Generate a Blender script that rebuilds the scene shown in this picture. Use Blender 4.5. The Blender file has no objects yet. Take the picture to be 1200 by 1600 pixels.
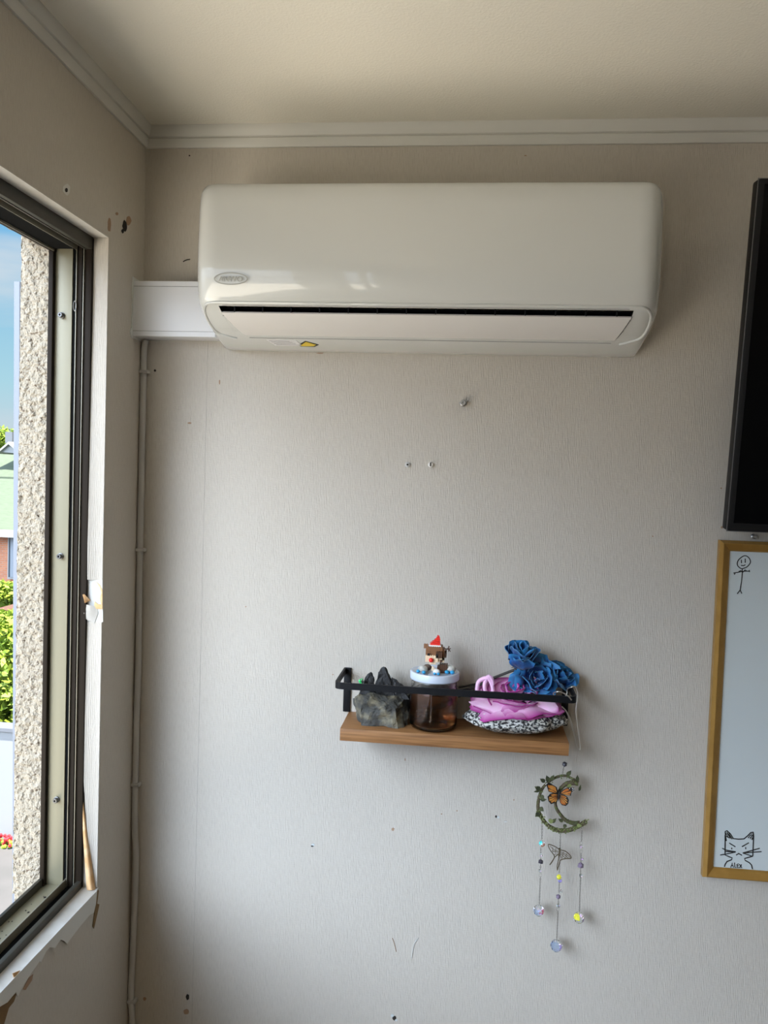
import bpy, bmesh, math, random
from mathutils import Vector, Matrix, noise
C = bpy.context.scene.collection
sc = bpy.context.scene

# ------------------------------------------------------------------ camera
CX, CY, CZ, F = 0.6119, -1.45, 1.75, 1264.36
yaw, pitch, roll = -0.104972, -0.0442419, 0.0333357
_F = Vector((math.sin(yaw)*math.cos(pitch), math.cos(yaw)*math.cos(pitch), math.sin(pitch)))
_R = Vector((math.cos(yaw), -math.sin(yaw), 0)); _U = _R.cross(_F)
_R2 = _R*math.cos(roll) + _U*math.sin(roll); _U2 = -_R*math.sin(roll) + _U*math.cos(roll)
CP = Vector((CX, CY, CZ))
cam = bpy.data.objects.new('camera', bpy.data.cameras.new('camera')); C.objects.link(cam)
m = Matrix((_R2, _U2, -_F)).transposed().to_4x4(); m.translation = CP; cam.matrix_world = m
cam.data.sensor_width = 36; cam.data.lens = F/1600*36; cam.data.clip_start = 0.01
sc.camera = cam
sc.view_settings.view_transform = 'Standard'; sc.view_settings.look = 'None'
sc.view_settings.gamma = 1; sc.view_settings.use_curve_mapping = False
sc.view_settings.exposure = -0.10
sc.cycles.use_denoising = True
sc.cycles.max_bounces = 10; sc.cycles.diffuse_bounces = 7
sc.cycles.caustics_reflective = False; sc.cycles.caustics_refractive = False

# ------------------------------------------------------------------ world, sun
w = bpy.data.worlds.new('sky'); sc.world = w; w.use_nodes = True
nt = w.node_tree; N = nt.nodes; L = nt.links; N.clear()
def wn(t, **k):
    n = N.new(t)
    for a, b in k.items(): setattr(n, a, b)
    return n
tc = wn('ShaderNodeTexCoord'); sep = wn('ShaderNodeSeparateXYZ'); L.new(tc.outputs['Generated'], sep.inputs[0])
ramp = wn('ShaderNodeValToRGB'); mr = wn('ShaderNodeMapRange'); mr.inputs[1].default_value = -0.3; mr.inputs[2].default_value = 1.0
L.new(sep.outputs['Z'], mr.inputs[0]); L.new(mr.outputs[0], ramp.inputs[0])
e = ramp.color_ramp.elements
e[0].position = 0; e[0].color = (.60, .56, .50, 1)
e[1].position = 1; e[1].color = (.30, .52, .95, 1)
for p, c in ((.225, (.62, .60, .56, 1)), (.235, (.78, .84, .92, 1)), (.30, (.52, .86, 1.0, 1)), (.42, (.26, .64, 1.0, 1))):
    q = e.new(p); q.color = c
mp = wn('ShaderNodeMapping'); mp.inputs['Scale'].default_value = (1.2, 1.2, 5); L.new(tc.outputs['Generated'], mp.inputs[0])
cl = wn('ShaderNodeTexNoise'); cl.inputs['Scale'].default_value = 2.2; cl.inputs['Detail'].default_value = 6; L.new(mp.outputs[0], cl.inputs[0])
cr = wn('ShaderNodeMapRange'); cr.inputs[1].default_value = .52; cr.inputs[2].default_value = .80; L.new(cl.outputs[0], cr.inputs[0])
up = wn('ShaderNodeMapRange'); up.inputs[1].default_value = 0.02; up.inputs[2].default_value = .1; L.new(sep.outputs['Z'], up.inputs[0])
cm = wn('ShaderNodeMath', operation='MULTIPLY'); L.new(cr.outputs[0], cm.inputs[0]); L.new(up.outputs[0], cm.inputs[1])
mix = wn('ShaderNodeMixRGB'); mix.inputs[2].default_value = (.95, .98, 1, 1); L.new(cm.outputs[0], mix.inputs[0]); L.new(ramp.outputs[0], mix.inputs[1])
# bright sky patch added out of view to light the room through the window
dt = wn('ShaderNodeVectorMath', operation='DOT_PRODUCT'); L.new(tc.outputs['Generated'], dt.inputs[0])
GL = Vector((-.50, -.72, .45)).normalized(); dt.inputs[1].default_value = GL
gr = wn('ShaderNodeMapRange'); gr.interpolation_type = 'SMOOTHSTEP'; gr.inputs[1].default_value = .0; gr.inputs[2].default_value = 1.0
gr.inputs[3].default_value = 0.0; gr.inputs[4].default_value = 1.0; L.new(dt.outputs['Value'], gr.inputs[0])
SKY_VIS, SKY_GLOW, SKY_KEY = 0.85, 1.75, 16.5
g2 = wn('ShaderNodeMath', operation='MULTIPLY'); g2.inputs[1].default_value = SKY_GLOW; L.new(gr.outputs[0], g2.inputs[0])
gs = wn('ShaderNodeMapRange'); gs.interpolation_type = 'SMOOTHSTEP'; gs.inputs[1].default_value = .89; gs.inputs[2].default_value = 1.0; gs.inputs[4].default_value = SKY_KEY; L.new(dt.outputs['Value'], gs.inputs[0])
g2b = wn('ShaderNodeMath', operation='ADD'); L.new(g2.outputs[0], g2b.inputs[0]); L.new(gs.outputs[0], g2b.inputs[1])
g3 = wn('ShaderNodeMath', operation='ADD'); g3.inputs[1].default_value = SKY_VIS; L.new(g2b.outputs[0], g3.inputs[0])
haze = wn('ShaderNodeMixRGB'); haze.inputs[2].default_value = (.71, .84, 1.02, 1); L.new(gr.outputs[0], haze.inputs[0]); L.new(mix.outputs[0], haze.inputs[1])
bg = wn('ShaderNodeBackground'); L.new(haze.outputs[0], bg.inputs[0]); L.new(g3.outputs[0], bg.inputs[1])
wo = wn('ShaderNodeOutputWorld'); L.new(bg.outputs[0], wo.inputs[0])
sun = bpy.data.objects.new('sun', bpy.data.lights.new('sun', 'SUN')); C.objects.link(sun)
sun.data.energy = 20.0; sun.data.angle = .01; sun.data.color = (1, .95, .86)
sun.rotation_euler = (-Vector((.25, -.25, .93))).to_track_quat('-Z', 'Y').to_euler()

# ------------------------------------------------------------------ helpers
def ray(px, py): return _R2*((px-600)/F) - _U2*((py-800)/F) + _F
def P(px, py, Y=0.0): d = ray(px, py); return CP + d*((Y-CY)/d.y)
def PX(px, py, X=0.0): d = ray(px, py); return CP + d*((X-CX)/d.x)
def tag(o, label=None, cat=None, group=None, kind=None):
    if label: o['label'] = label
    if cat: o['category'] = cat
    if group: o['group'] = group
    if kind: o['kind'] = kind
    return o
def thing(name, loc, label, cat, group=None):
    o = bpy.data.objects.new(name, None); C.objects.link(o); o.location = loc; o.empty_display_size = .02
    return tag(o, label, cat, group)
def wloc(o):
    v = Vector((0, 0, 0))
    while o: v += o.location; o = o.parent
    return v
def obj(name, bm, mat, parent=None, ang=35, label=None, kind=None, recalc=True):
    if recalc: bmesh.ops.recalc_face_normals(bm, faces=bm.faces)
    if parent: bmesh.ops.translate(bm, verts=bm.verts, vec=-wloc(parent))
    me = bpy.data.meshes.new(name); bm.to_mesh(me); bm.free()
    for mm in (mat if isinstance(mat, (list, tuple)) else [mat]): me.materials.append(mm)
    if ang is not None:
        for p in me.polygons: p.use_smooth = True
        me.set_sharp_from_angle(angle=math.radians(ang))
    o = bpy.data.objects.new(name, me); C.objects.link(o)
    if parent: o.parent = parent
    return tag(o, label, kind=kind)
def NB(): return bmesh.new()
noise.seed_set(7)
def nvec(p): return Vector((noise.noise(p), noise.noise(p+Vector((31.4, 7.7, 2.9))), noise.noise(p+Vector((-11.3, 19.1, 5.3)))))
def box(bm, lo, hi, bev=0.0, seg=2, mi=0):
    lo = Vector(lo); hi = Vector(hi)
    r = bmesh.ops.create_cube(bm, size=1)
    vs = r['verts']
    for v in vs: v.co = Vector([(lo[i]+hi[i])/2 + v.co[i]*(hi[i]-lo[i]) for i in range(3)])
    fs = list({f for v in vs for f in v.link_faces})
    for f in fs: f.material_index = mi
    if bev:
        es = list({e for v in vs for e in v.link_edges})
        bmesh.ops.bevel(bm, geom=es, offset=bev, segments=seg, affect='EDGES', profile=.6)
    return vs
def prism(bm, pts, ext, mi=0):
    """closed outline pts (Vectors) pushed along vector ext"""
    a = [bm.verts.new(p) for p in pts]; b = [bm.verts.new(Vector(p)+Vector(ext)) for p in pts]
    fs = [bm.faces.new(a), bm.faces.new(b[::-1])]
    n = len(pts)
    for i in range(n): fs.append(bm.faces.new((a[i], b[i], b[(i+1) % n], a[(i+1) % n])))
    for f in fs: f.material_index = mi
def sweep(bm, prof, path, closed=True):
    """loft: list of rings (each list of Vectors)"""
    rings = [[bm.verts.new(p) for p in r] for r in path]
    n = len(rings[0])
    for a, b in zip(rings, rings[1:]):
        for i in range(n if closed else n-1): bm.faces.new((a[i], b[i], b[(i+1) % n], a[(i+1) % n]))
    return rings
def tube(bm, pts, rad, sides=8, cap=True, flat=1.0, closed=False):
    pts = [Vector(p) for p in pts]; n = len(pts)
    rr = rad if isinstance(rad, (list, tuple)) else [rad]*n
    up_ = None; rings = []
    for i, p in enumerate(pts):
        if closed: t = pts[(i+1) % n]-pts[i-1]
        else: t = pts[min(i+1, n-1)]-pts[max(i-1, 0)]
        if t.length < 1e-9: t = Vector((0, 0, 1))
        t.normalize()
        if up_ is None:
            up_ = Vector((0, 1, 0)) if abs(t.y) < .9 else Vector((1, 0, 0))
        u = (up_ - t*up_.dot(t)); u.normalize(); v = t.cross(u); up_ = u
        rings.append([bm.verts.new(p + (u*math.cos(a)*flat + v*math.sin(a))*rr[i]) for a in [2*math.pi*k/sides for k in range(sides)]])
    prs = list(zip(rings, rings[1:]))
    if closed: prs.append((rings[-1], rings[0]))
    for a, b in prs:
        for k in range(sides): bm.faces.new((a[k], b[k], b[(k+1) % sides], a[(k+1) % sides]))
    if cap and not closed:
        bm.faces.new(rings[0]); bm.faces.new(rings[-1][::-1])
def lathe(bm, prof, c, seg=40, axis=None, capb=True, capt=True):
    """prof: (r, h) list; revolve around axis through c"""
    c = Vector(c); q = (axis or Vector((0, 0, 1))).normalized().to_track_quat('Z', 'Y')
    rings = [[bm.verts.new(c + q @ Vector((r*math.cos(a), r*math.sin(a), h))) for a in [2*math.pi*k/seg for k in range(seg)]] for r, h in prof]
    for a, b in zip(rings, rings[1:]):
        for k in range(seg): bm.faces.new((a[k], a[(k+1) % seg], b[(k+1) % seg], b[k]))
    if capb: bm.faces.new(rings[0][::-1])
    if capt: bm.faces.new(rings[-1])
def ball(bm, c, r, sub=2, sc_=(1, 1, 1), mi=0, jit=0, seed=0):
    r_ = bmesh.ops.create_icosphere(bm, subdivisions=sub, radius=1)
    rnd = random.Random(seed)
    for v in r_['verts']:
        k = 1 + (rnd.random()-.5)*jit
        v.co = Vector(c) + Vector((v.co.x*sc_[0], v.co.y*sc_[1], v.co.z*sc_[2]))*r*k
    for v in r_['verts']:
        for f in v.link_faces: f.material_index = mi
    return r_['verts']
def catmull(pts, n=8, closed=False):
    pts = [Vector(p) for p in pts]; out = []; m_ = len(pts)
    for i in range(m_ if closed else m_-1):
        if closed: a, b, c, d = pts[i-1], pts[i], pts[(i+1) % m_], pts[(i+2) % m_]
        else: a, b, c, d = pts[max(i-1, 0)], pts[i], pts[i+1], pts[min(i+2, m_-1)]
        for k in range(n):
            t = k/n
            out.append(.5*((2*b)+(c-a)*t+(2*a-5*b+4*c-d)*t*t+(3*b-a-3*c+d)*t**3))
    if not closed: out.append(pts[-1])
    return out
def hull(bm, pts, sub=0, amp=0.0, freq=60, seed=0):
    vs = [bm.verts.new(p) for p in pts]
    r = bmesh.ops.convex_hull(bm, input=vs)
    junk = [g for g in r['geom_unused'] + r['geom_interior'] if isinstance(g, bmesh.types.BMVert)]
    if junk: bmesh.ops.delete(bm, geom=list(set(junk)), context='VERTS')
    if sub:
        bmesh.ops.triangulate(bm, faces=bm.faces)
        for _ in range(sub): bmesh.ops.subdivide_edges(bm, edges=bm.edges, cuts=1, use_grid_fill=True)
        bm.normal_update()
        for v in bm.verts:
            q = v.co*freq + Vector((seed, seed*2.3, 0))
            v.co += v.normal*(noise.noise(q)+.5*noise.noise(q*2.3))*amp

def thicken(bm, t):
    """give an open sheet real thickness"""
    bm.normal_update(); lay = bm.verts.layers.float.get('edge')
    src = bm.faces[:]; bnd = [e for e in bm.edges if e.is_boundary]; mp_ = {}
    bl_ = [(e.verts[0], e.verts[1]) for e in bnd]
    for v in bm.verts[:]:
        n = bm.verts.new(v.co - v.normal*t); mp_[v] = n
        if lay: n[lay] = v[lay]
    for f in src: bm.faces.new([mp_[v] for v in f.verts][::-1])
    for a, b in bl_: bm.faces.new((a, b, mp_[b], mp_[a]))
    bmesh.ops.recalc_face_normals(bm, faces=bm.faces)
# ------------------------------------------------------------------ materials
def mat(name, col, rough=.6, metal=0.0, spec=.5, coat=0.0, trans=0.0, ior=1.45, alpha=1.0,
        col2=None, cscale=20, cdetail=4, cstretch=(1, 1, 1), clo=.4, chi=.6, bump=0.0, bscale=200, bstretch=(1, 1, 1), bdetail=3, emis=None, tex='noise', film=0):
    m = bpy.data.materials.new(name); m.use_nodes = True
    nt = m.node_tree; b = nt.nodes['Principled BSDF']; I = b.inputs
    I['Base Color'].default_value = (*col, 1); I['Roughness'].default_value = rough; I['Metallic'].default_value = metal
    I['Specular IOR Level'].default_value = spec; I['Coat Weight'].default_value = coat; I['Coat Roughness'].default_value = .03
    I['Transmission Weight'].default_value = trans; I['IOR'].default_value = ior; I['Alpha'].default_value = alpha
    if film: I['Thin Film Thickness'].default_value = film; I['Thin Film IOR'].default_value = 1.9
    if emis: I['Emission Color'].default_value = (*emis[0], 1); I['Emission Strength'].default_value = emis[1]
    co = nt.nodes.new('ShaderNodeTexCoord')
    def tx(scale, st, det, kind='noise'):
        mp = nt.nodes.new('ShaderNodeMapping'); mp.inputs['Scale'].default_value = st
        nt.links.new(co.outputs['Object'], mp.inputs[0])
        n = nt.nodes.new('ShaderNodeTexNoise' if kind == 'noise' else 'ShaderNodeTexVoronoi')
        n.inputs['Scale'].default_value = scale
        if kind == 'noise': n.inputs['Detail'].default_value = det
        nt.links.new(mp.outputs[0], n.inputs[0]); return n
    if col2:
        n = tx(cscale, cstretch, cdetail, tex); r = nt.nodes.new('ShaderNodeValToRGB')
        r.color_ramp.elements[0].position = clo; r.color_ramp.elements[1].position = chi
        r.color_ramp.elements[0].color = (*col, 1); r.color_ramp.elements[1].color = (*col2, 1)
        nt.links.new(n.outputs[0], r.inputs[0]); nt.links.new(r.outputs[0], I['Base Color'])
    if bump:
        n = tx(bscale, bstretch, bdetail); bp = nt.nodes.new('ShaderNodeBump')
        bp.inputs['Strength'].default_value = 1; bp.inputs['Distance'].default_value = bump
        nt.links.new(n.outputs[0], bp.inputs['Height']); nt.links.new(bp.outputs[0], I['Normal'])
    return m
def srgb(r, g, b): return tuple(((c/255)/12.92 if c/255 < .04045 else ((c/255+.055)/1.055)**2.4) for c in (r, g, b))

def wallpaper(name, ax):
    """woven vinyl wallpaper: fine vertical threads; ax = horizontal axis of the wall"""
    m = bpy.data.materials.new(name); m.use_nodes = True; nt = m.node_tree; b = nt.nodes['Principled BSDF']
    b.inputs['Roughness'].default_value = .72; b.inputs['Specular IOR Level'].default_value = .25
    co = nt.nodes.new('ShaderNodeTexCoord')
    def nz(scale, det):
        mp = nt.nodes.new('ShaderNodeMapping'); mp.inputs['Scale'].default_value = scale
        nt.links.new(co.outputs['Object'], mp.inputs[0])
        n = nt.nodes.new('ShaderNodeTexNoise'); n.inputs['Scale'].default_value = 1; n.inputs['Detail'].default_value = det
        nt.links.new(mp.outputs[0], n.inputs[0]); return n
    s1 = [1, 1, 70]; s1[ax] = 620; s2 = [1, 1, 520]; s2[ax] = 110
    a = nz(s1, 2); c = nz(s2, 2); d = nz((2.5, 2.5, 2.5), 4)
    wv = nt.nodes.new('ShaderNodeTexWave'); wv.wave_type = 'BANDS'; wv.bands_direction = 'XY'[ax]
    wv.inputs['Scale'].default_value = 102; wv.inputs['Distortion'].default_value = 2.2; wv.inputs['Detail'].default_value = 2; wv.inputs['Detail Scale'].default_value = .5
    nt.links.new(co.outputs['Object'], wv.inputs[0])
    wm = nt.nodes.new('ShaderNodeMath'); wm.operation = 'MULTIPLY_ADD'; wm.inputs[1].default_value = .20
    ad = nt.nodes.new('ShaderNodeMath'); ad.operation = 'MULTIPLY_ADD'; ad.inputs[1].default_value = .40
    nt.links.new(c.outputs[0], ad.inputs[0]); nt.links.new(a.outputs[0], ad.inputs[2])
    bp = nt.nodes.new('ShaderNodeBump'); bp.inputs['Distance'].default_value = .0008; bp.inputs['Strength'].default_value = .8
    nt.links.new(wv.outputs['Fac'], wm.inputs[0]); nt.links.new(ad.outputs[0], wm.inputs[2]); nt.links.new(wm.outputs[0], bp.inputs['Height']); nt.links.new(bp.outputs[0], b.inputs['Normal'])
    r = nt.nodes.new('ShaderNodeValToRGB'); r.color_ramp.elements[0].position = .35; r.color_ramp.elements[1].position = .7
    r.color_ramp.elements[0].color = (*WP1, 1); r.color_ramp.elements[1].color = (*WP2, 1)
    nt.links.new(d.outputs[0], r.inputs[0])
    mx = nt.nodes.new('ShaderNodeMixRGB'); mx.blend_type = 'MULTIPLY'; mx.inputs[0].default_value = 1
    r2 = nt.nodes.new('ShaderNodeValToRGB'); r2.color_ramp.elements[0].position = .3; r2.color_ramp.elements[1].position = .6
    r2.color_ramp.elements[0].color = (.93, .92, .915, 1); r2.color_ramp.elements[1].color = (1, 1, 1, 1)
    nt.links.new(a.outputs[0], r2.inputs[0])
    nt.links.new(r.outputs[0], mx.inputs[1]); nt.links.new(r2.outputs[0], mx.inputs[2]); nt.links.new(mx.outputs[0], b.inputs['Base Color'])
    return m
WP1, WP2 = (.52, .48, .42), (.55, .51, .45)
M = {
 'wall_x': wallpaper('woven_wallpaper', 0), 'wall_y': wallpaper('woven_wallpaper_side', 1),
 'ceil': mat('ceiling_paint', (.76, .73, .65), .8, bump=.0006, bscale=260),
 'cornice': mat('cornice_paint', (.62, .61, .57), .5),
 'floor': mat('floor_laminate', (.16, .10, .06), .5, col2=(.22, .14, .08), cscale=6, cstretch=(1, 12, 1)),
 'plaster': mat('white_plaster', (.56, .56, .53), .7, bump=.0006, bscale=90),
 'sillpaint': mat('sill_paint', (.56, .54, .50), .5, bump=.0008, bscale=60, col2=(.50, .47, .42), cscale=25),
 'stucco': mat('rough_stucco', (.47, .41, .32), .9, col2=(.14, .10, .07), cscale=190, cdetail=3, clo=.58, chi=.70, bump=.010, bscale=150, bdetail=4),
 'alu': mat('bronze_aluminium', (.045, .042, .033), .45, spec=.35),
 'aluh': mat('rail_highlight', (.30, .28, .22), .35, metal=.3),  # lighter tone painted in for the highlights along the rails
 'alud': mat('dark_bronze_aluminium', (.020, .014, .009), .6, spec=.15),
 'alut': mat('tan_aluminium', (.27, .245, .165), .45, metal=.1, bump=.0002, bscale=80),
 'screwm': mat('dull_screw_metal', (.16, .16, .16), .35, metal=.8),
 'recess': mat('recess_shade', (.006, .006, .006), .9, spec=.08),  # black fill stands for the shade deep in the frame channels
 'steel': mat('steel', (.5, .5, .5), .3, metal=1),
 'ac': mat('glossy_white_plastic', (.60, .61, .59), .22, coat=1.0),
 'ac2': mat('satin_white_plastic', (.68, .66, .64), .4, coat=.15),
 'acline': mat('seam_grey_plastic', (.30, .30, .30), .5),
 'logo': mat('embossed_grey', (.42, .42, .39), .3, coat=.6),
 'black': mat('black_interior', (.003, .003, .004), .8, spec=.05),
 'fin': mat('dark_fan_plastic', (.010, .010, .012), .5, spec=.2),
 'yellow': mat('warning_yellow', (.75, .55, .05), .5), 'ink': mat('black_ink', (.01, .01, .01), .45),
 'stick': mat('sticker_paper', (.70, .69, .70), .5), 'greyink': mat('grey_print', (.36, .36, .37), .6),
 'pvc': mat('white_pvc', (.76, .77, .80), .35), 'pvcline': mat('pvc_groove', (.35, .35, .36), .6),
 'cable': mat('grey_cable_sheath', (.50, .49, .47), .5),
 'foam': mat('white_filler', (.62, .63, .60), .8, bump=.002, bscale=60),
 'tv': mat('tv_bezel', (.005, .005, .0055), .5, spec=.3), 'screen': mat('tv_screen', (.002, .002, .0025), .12, spec=.2),
 'tvedge': mat('tv_edge', (.16, .16, .165), .3, metal=.6),
 'gold': mat('gold_frame', (.46, .26, .065), .24, metal=.45, col2=(.40, .22, .052), cscale=30),
 'board': mat('whiteboard', (.58, .63, .63), .2, coat=.3),
 'wood': mat('shelf_wood', (.34, .165, .062), .45, col2=(.20, .090, .032), cscale=9, cstretch=(1.2, 26, 30), cdetail=6, clo=.38, chi=.68, bump=.0002, bscale=60, bstretch=(1, 20, 20)),
 'iron': mat('black_iron', (.004, .0045, .006), .5, spec=.3, bump=.0003, bscale=500),
 'rock': mat('grey_rock', (.060, .060, .054), .7, col2=(.27, .24, .16), cscale=45, clo=.48, chi=.72, bump=.003, bscale=120, bdetail=6),
 'coal': mat('black_rock', (.012, .012, .013), .55, bump=.002, bscale=150),
 'green': mat('green_gem', (.02, .75, .18), .15, coat=1),
 'glass': mat('clear_glass', (1, 1, 1), .02, trans=1, ior=1.45),
 'amber': mat('amber_liquid', (.72, .24, .075), .12, trans=.78, ior=1.36),
 'pulp': mat('fermented_pulp', (.34, .17, .07), .6, col2=(.16, .05, .02), cscale=40),
 'lid': mat('white_lid', (.60, .67, .78), .3, coat=.4), 'lids': mat('lid_liner', (.25, .27, .28), .5),
 'brown': mat('brown_brick', (.26, .12, .055), .4), 'dbrown': mat('dark_brown_brick', (.085, .038, .02), .4),
 'cream': mat('cream_brick', (.86, .68, .46), .4), 'red': mat('red_brick', (.75, .03, .02), .35), 'white': mat('white_brick', (.85, .83, .8), .4),
 'blue': mat('bright_blue', (.03, .33, .62), .35), 'pebble': mat('grey_pebble', (.38, .39, .35), .5, col2=(.55, .53, .48), cscale=200),
 'bpebble': mat('brown_pebble', (.13, .09, .07), .6), 'twig': mat('twig', (.10, .075, .05), .8),
 'stone': mat('speckled_stone', (.015, .015, .016), .6, col2=(.60, .60, .56), cscale=230, cstretch=(1, 1, 1.5), cdetail=5, clo=.46, chi=.56, bump=.0012, bscale=250),
 'stem': mat('dried_stem', (.045, .04, .035), .7, bump=.0006, bscale=300),
 'wire': mat('silver_wire', (.55, .52, .47), .3, metal=.9),
 'moss': mat('mossy_twig', (.10, .075, .045), .9, col2=(.10, .12, .035), cscale=160, clo=.45, chi=.58, bump=.003, bscale=300),
 'leaf': mat('olive_leaf', (.035, .040, .020), .5, col2=(.085, .095, .04), cscale=120),
 'leafl': mat('light_green_leaf', (.20, .23, .08), .5),
 'orange': mat('monarch_orange', (.45, .12, .015), .5, col2=(.52, .24, .05), cscale=120), 'wink': mat('wing_black', (.012, .009, .007), .5),
 'wdot': mat('wing_white_dot', (.8, .8, .8), .5), 'brass': mat('antique_brass', (.22, .18, .12), .45, metal=.8),
 'chain': mat('chain_metal', (.20, .18, .15), .4, metal=.8),
 'ame': mat('amethyst', (.20, .15, .22), .25, coat=.5), 'dame': mat('dark_bead', (.05, .045, .06), .3, coat=.5),
 'crys': mat('crystal', (.93, .95, 1), .0, trans=1, ior=1.5, film=420), 'cryy': mat('crystal_glint_yellow', (.95, .9, .05), .05, trans=.35, coat=1),
 'cryp': mat('crystal_violet', (.35, .3, .75), .05, trans=.6), 'cryr': mat('crystal_red', (.55, .12, .18), .05, trans=.5), 'cryc': mat('crystal_cyan', (.05, .8, .85), .05, trans=.3, coat=1),
 'cryo': mat('crystal_orange', (.70, .30, .18), .05, trans=.5), 'cryb': mat('crystal_blue', (.45, .6, .95), .0, trans=.85, ior=1.5),
 'paperback': mat('tan_paper_backing', (.62, .36, .16), .8, col2=(.72, .48, .26), cscale=60), 'brownp': mat('brown_backing', (.20, .12, .05), .9),
 'hole': mat('dark_hole', (.02, .015, .012), .9), 'rust': mat('scuffed_brown', (.34, .22, .14), .9), 'seam': mat('wallpaper_seam', (.44, .41, .36), .8),
 'pole': mat('pale_blue_metal', (.15, .17, .21), .5),
 'pave': mat('grey_paving', (.105, .10, .10), .9, col2=(.085, .083, .082), cscale=1.4, tex='noise'), 'pavel': mat('pale_bounce_ground', (.74, .68, .58), .9, col2=(.68, .62, .52), cscale=.7),
 'roofg': mat('green_shingle', (.082, .108, .072), .8, col2=(.100, .128, .088), cscale=6, cstretch=(1, 4, 4)), 'brickw': None,
 'wtrim': mat('white_trim', (.30, .31, .31), .5), 'wwall': mat('white_garden_wall', (.26, .27, .28), .6), 'cap': mat('grey_coping', (.14, .15, .17), .6),
 'pane': mat('dark_window_glass', (.03, .045, .06), .05, spec=.8), 'curtain': mat('pale_curtain', (.25, .28, .32), .9),
 'fol': mat('yellow_green_foliage', (.12, .20, .02), .6, col2=(.26, .34, .03), cscale=6), 'trunk': mat('bark', (.12, .08, .05), .9),  # foliage mixes two yellow-greens at random
 'redf': mat('red_flowers', (.5, .02, .03), .6), 'roofb': mat('brown_roof', (.12, .06, .04), .8),
}
def brick_mat():
    m = bpy.data.materials.new('orange_brickwork'); m.use_nodes = True; nt = m.node_tree; b = nt.nodes['Principled BSDF']
    co = nt.nodes.new('ShaderNodeTexCoord'); mp = nt.nodes.new('ShaderNodeMapping'); mp.inputs['Rotation'].default_value = (math.pi/2, 0, 0)
    br = nt.nodes.new('ShaderNodeTexBrick'); br.inputs['Scale'].default_value = 1
    br.inputs['Color1'].default_value = (.50, .20, .10, 1); br.inputs['Color2'].default_value = (.42, .155, .08, 1); br.inputs['Mortar'].default_value = (.35, .27, .22, 1)
    br.inputs['Brick Width'].default_value = .16; br.inputs['Row Height'].default_value = .050; br.inputs['Mortar Size'].default_value = .005
    nt.links.new(co.outputs['Object'], mp.inputs[0]); nt.links.new(mp.outputs[0], br.inputs[0]); nt.links.new(br.outputs[0], b.inputs['Base Color'])
    b.inputs['Roughness'].default_value = .9; return m
M['brickw'] = brick_mat()
def petal_mat(name, base, edge, dark, rough=.7, streak=40, lo=.5):
    m = bpy.data.materials.new(name); m.use_nodes = True; nt = m.node_tree; b = nt.nodes['Principled BSDF']
    at = nt.nodes.new('ShaderNodeAttribute'); at.attribute_name = 'edge'
    co = nt.nodes.new('ShaderNodeTexCoord'); n = nt.nodes.new('ShaderNodeTexNoise'); n.inputs['Scale'].default_value = streak; n.inputs['Detail'].default_value = 4
    nt.links.new(co.outputs['Object'], n.inputs[0])
    r0 = nt.nodes.new('ShaderNodeValToRGB'); r0.color_ramp.elements[0].position = .38; r0.color_ramp.elements[1].position = .68
    r0.color_ramp.elements[0].color = (*dark, 1); r0.color_ramp.elements[1].color = (*base, 1); nt.links.new(n.outputs[0], r0.inputs[0])
    r1 = nt.nodes.new('ShaderNodeMapRange'); r1.inputs[1].default_value = lo; r1.inputs[2].default_value = 1; nt.links.new(at.outputs['Fac'], r1.inputs[0])
    mx = nt.nodes.new('ShaderNodeMixRGB'); nt.links.new(r1.outputs[0], mx.inputs[0]); nt.links.new(r0.outputs[0], mx.inputs[1]); mx.inputs[2].default_value = (*edge, 1)
    nt.links.new(mx.outputs[0], b.inputs['Base Color']); b.inputs['Roughness'].default_value = rough
    b.inputs['Sheen Weight'].default_value = .2
    return m
M['bluep'] = petal_mat('dyed_blue_petal', (.007, .135, .42), (.02, .20, .45), (.002, .030, .15), .6, 70, .8)
M['pinkp'] = petal_mat('pink_petal', (.95, .66, .87), (.36, .01, .22), (.90, .50, .78), .85, 45, .70)

# ================================================================== THE ROOM
CE = 0.619 + CZ; WT, WB, WY = 0.3815 + CZ, -0.7255 + CZ, -0.1445     # ceiling, window head, sill, near jamb
WY2 = -2.30; RX, RY = 3.0, -5.2; OX = -0.1505                         # far jamb, room size, outer face of the wall
FX1, FX0 = -0.026, -0.0985                                            # inner and outer edge of the aluminium frame
DY1, DY2 = -2.75, -4.9                                               # unseen opening added further back in the same wall to bring in more light
def wall(name, lo, hi, m): bm = NB(); box(bm, lo, hi); return obj(name, bm, m, kind='structure', ang=None)
wb = wall('wall_back', (0, 0, 0), (RX, .15, CE), M['wall_x'])
wall('wall_right', (RX, RY, 0), (RX+.15, .15, CE), M['wall_y'])
wall('wall_front', (-.15, RY-.15, 0), (RX+.15, RY, CE), M['wall_x'])
wall('floor', (-.15, RY-.15, -.15), (RX+.15, .15, 0), M['floor'])
wall('ceiling', (-.15, RY-.15, CE), (RX+.15, .15, CE+.2), M['ceil'])
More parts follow.
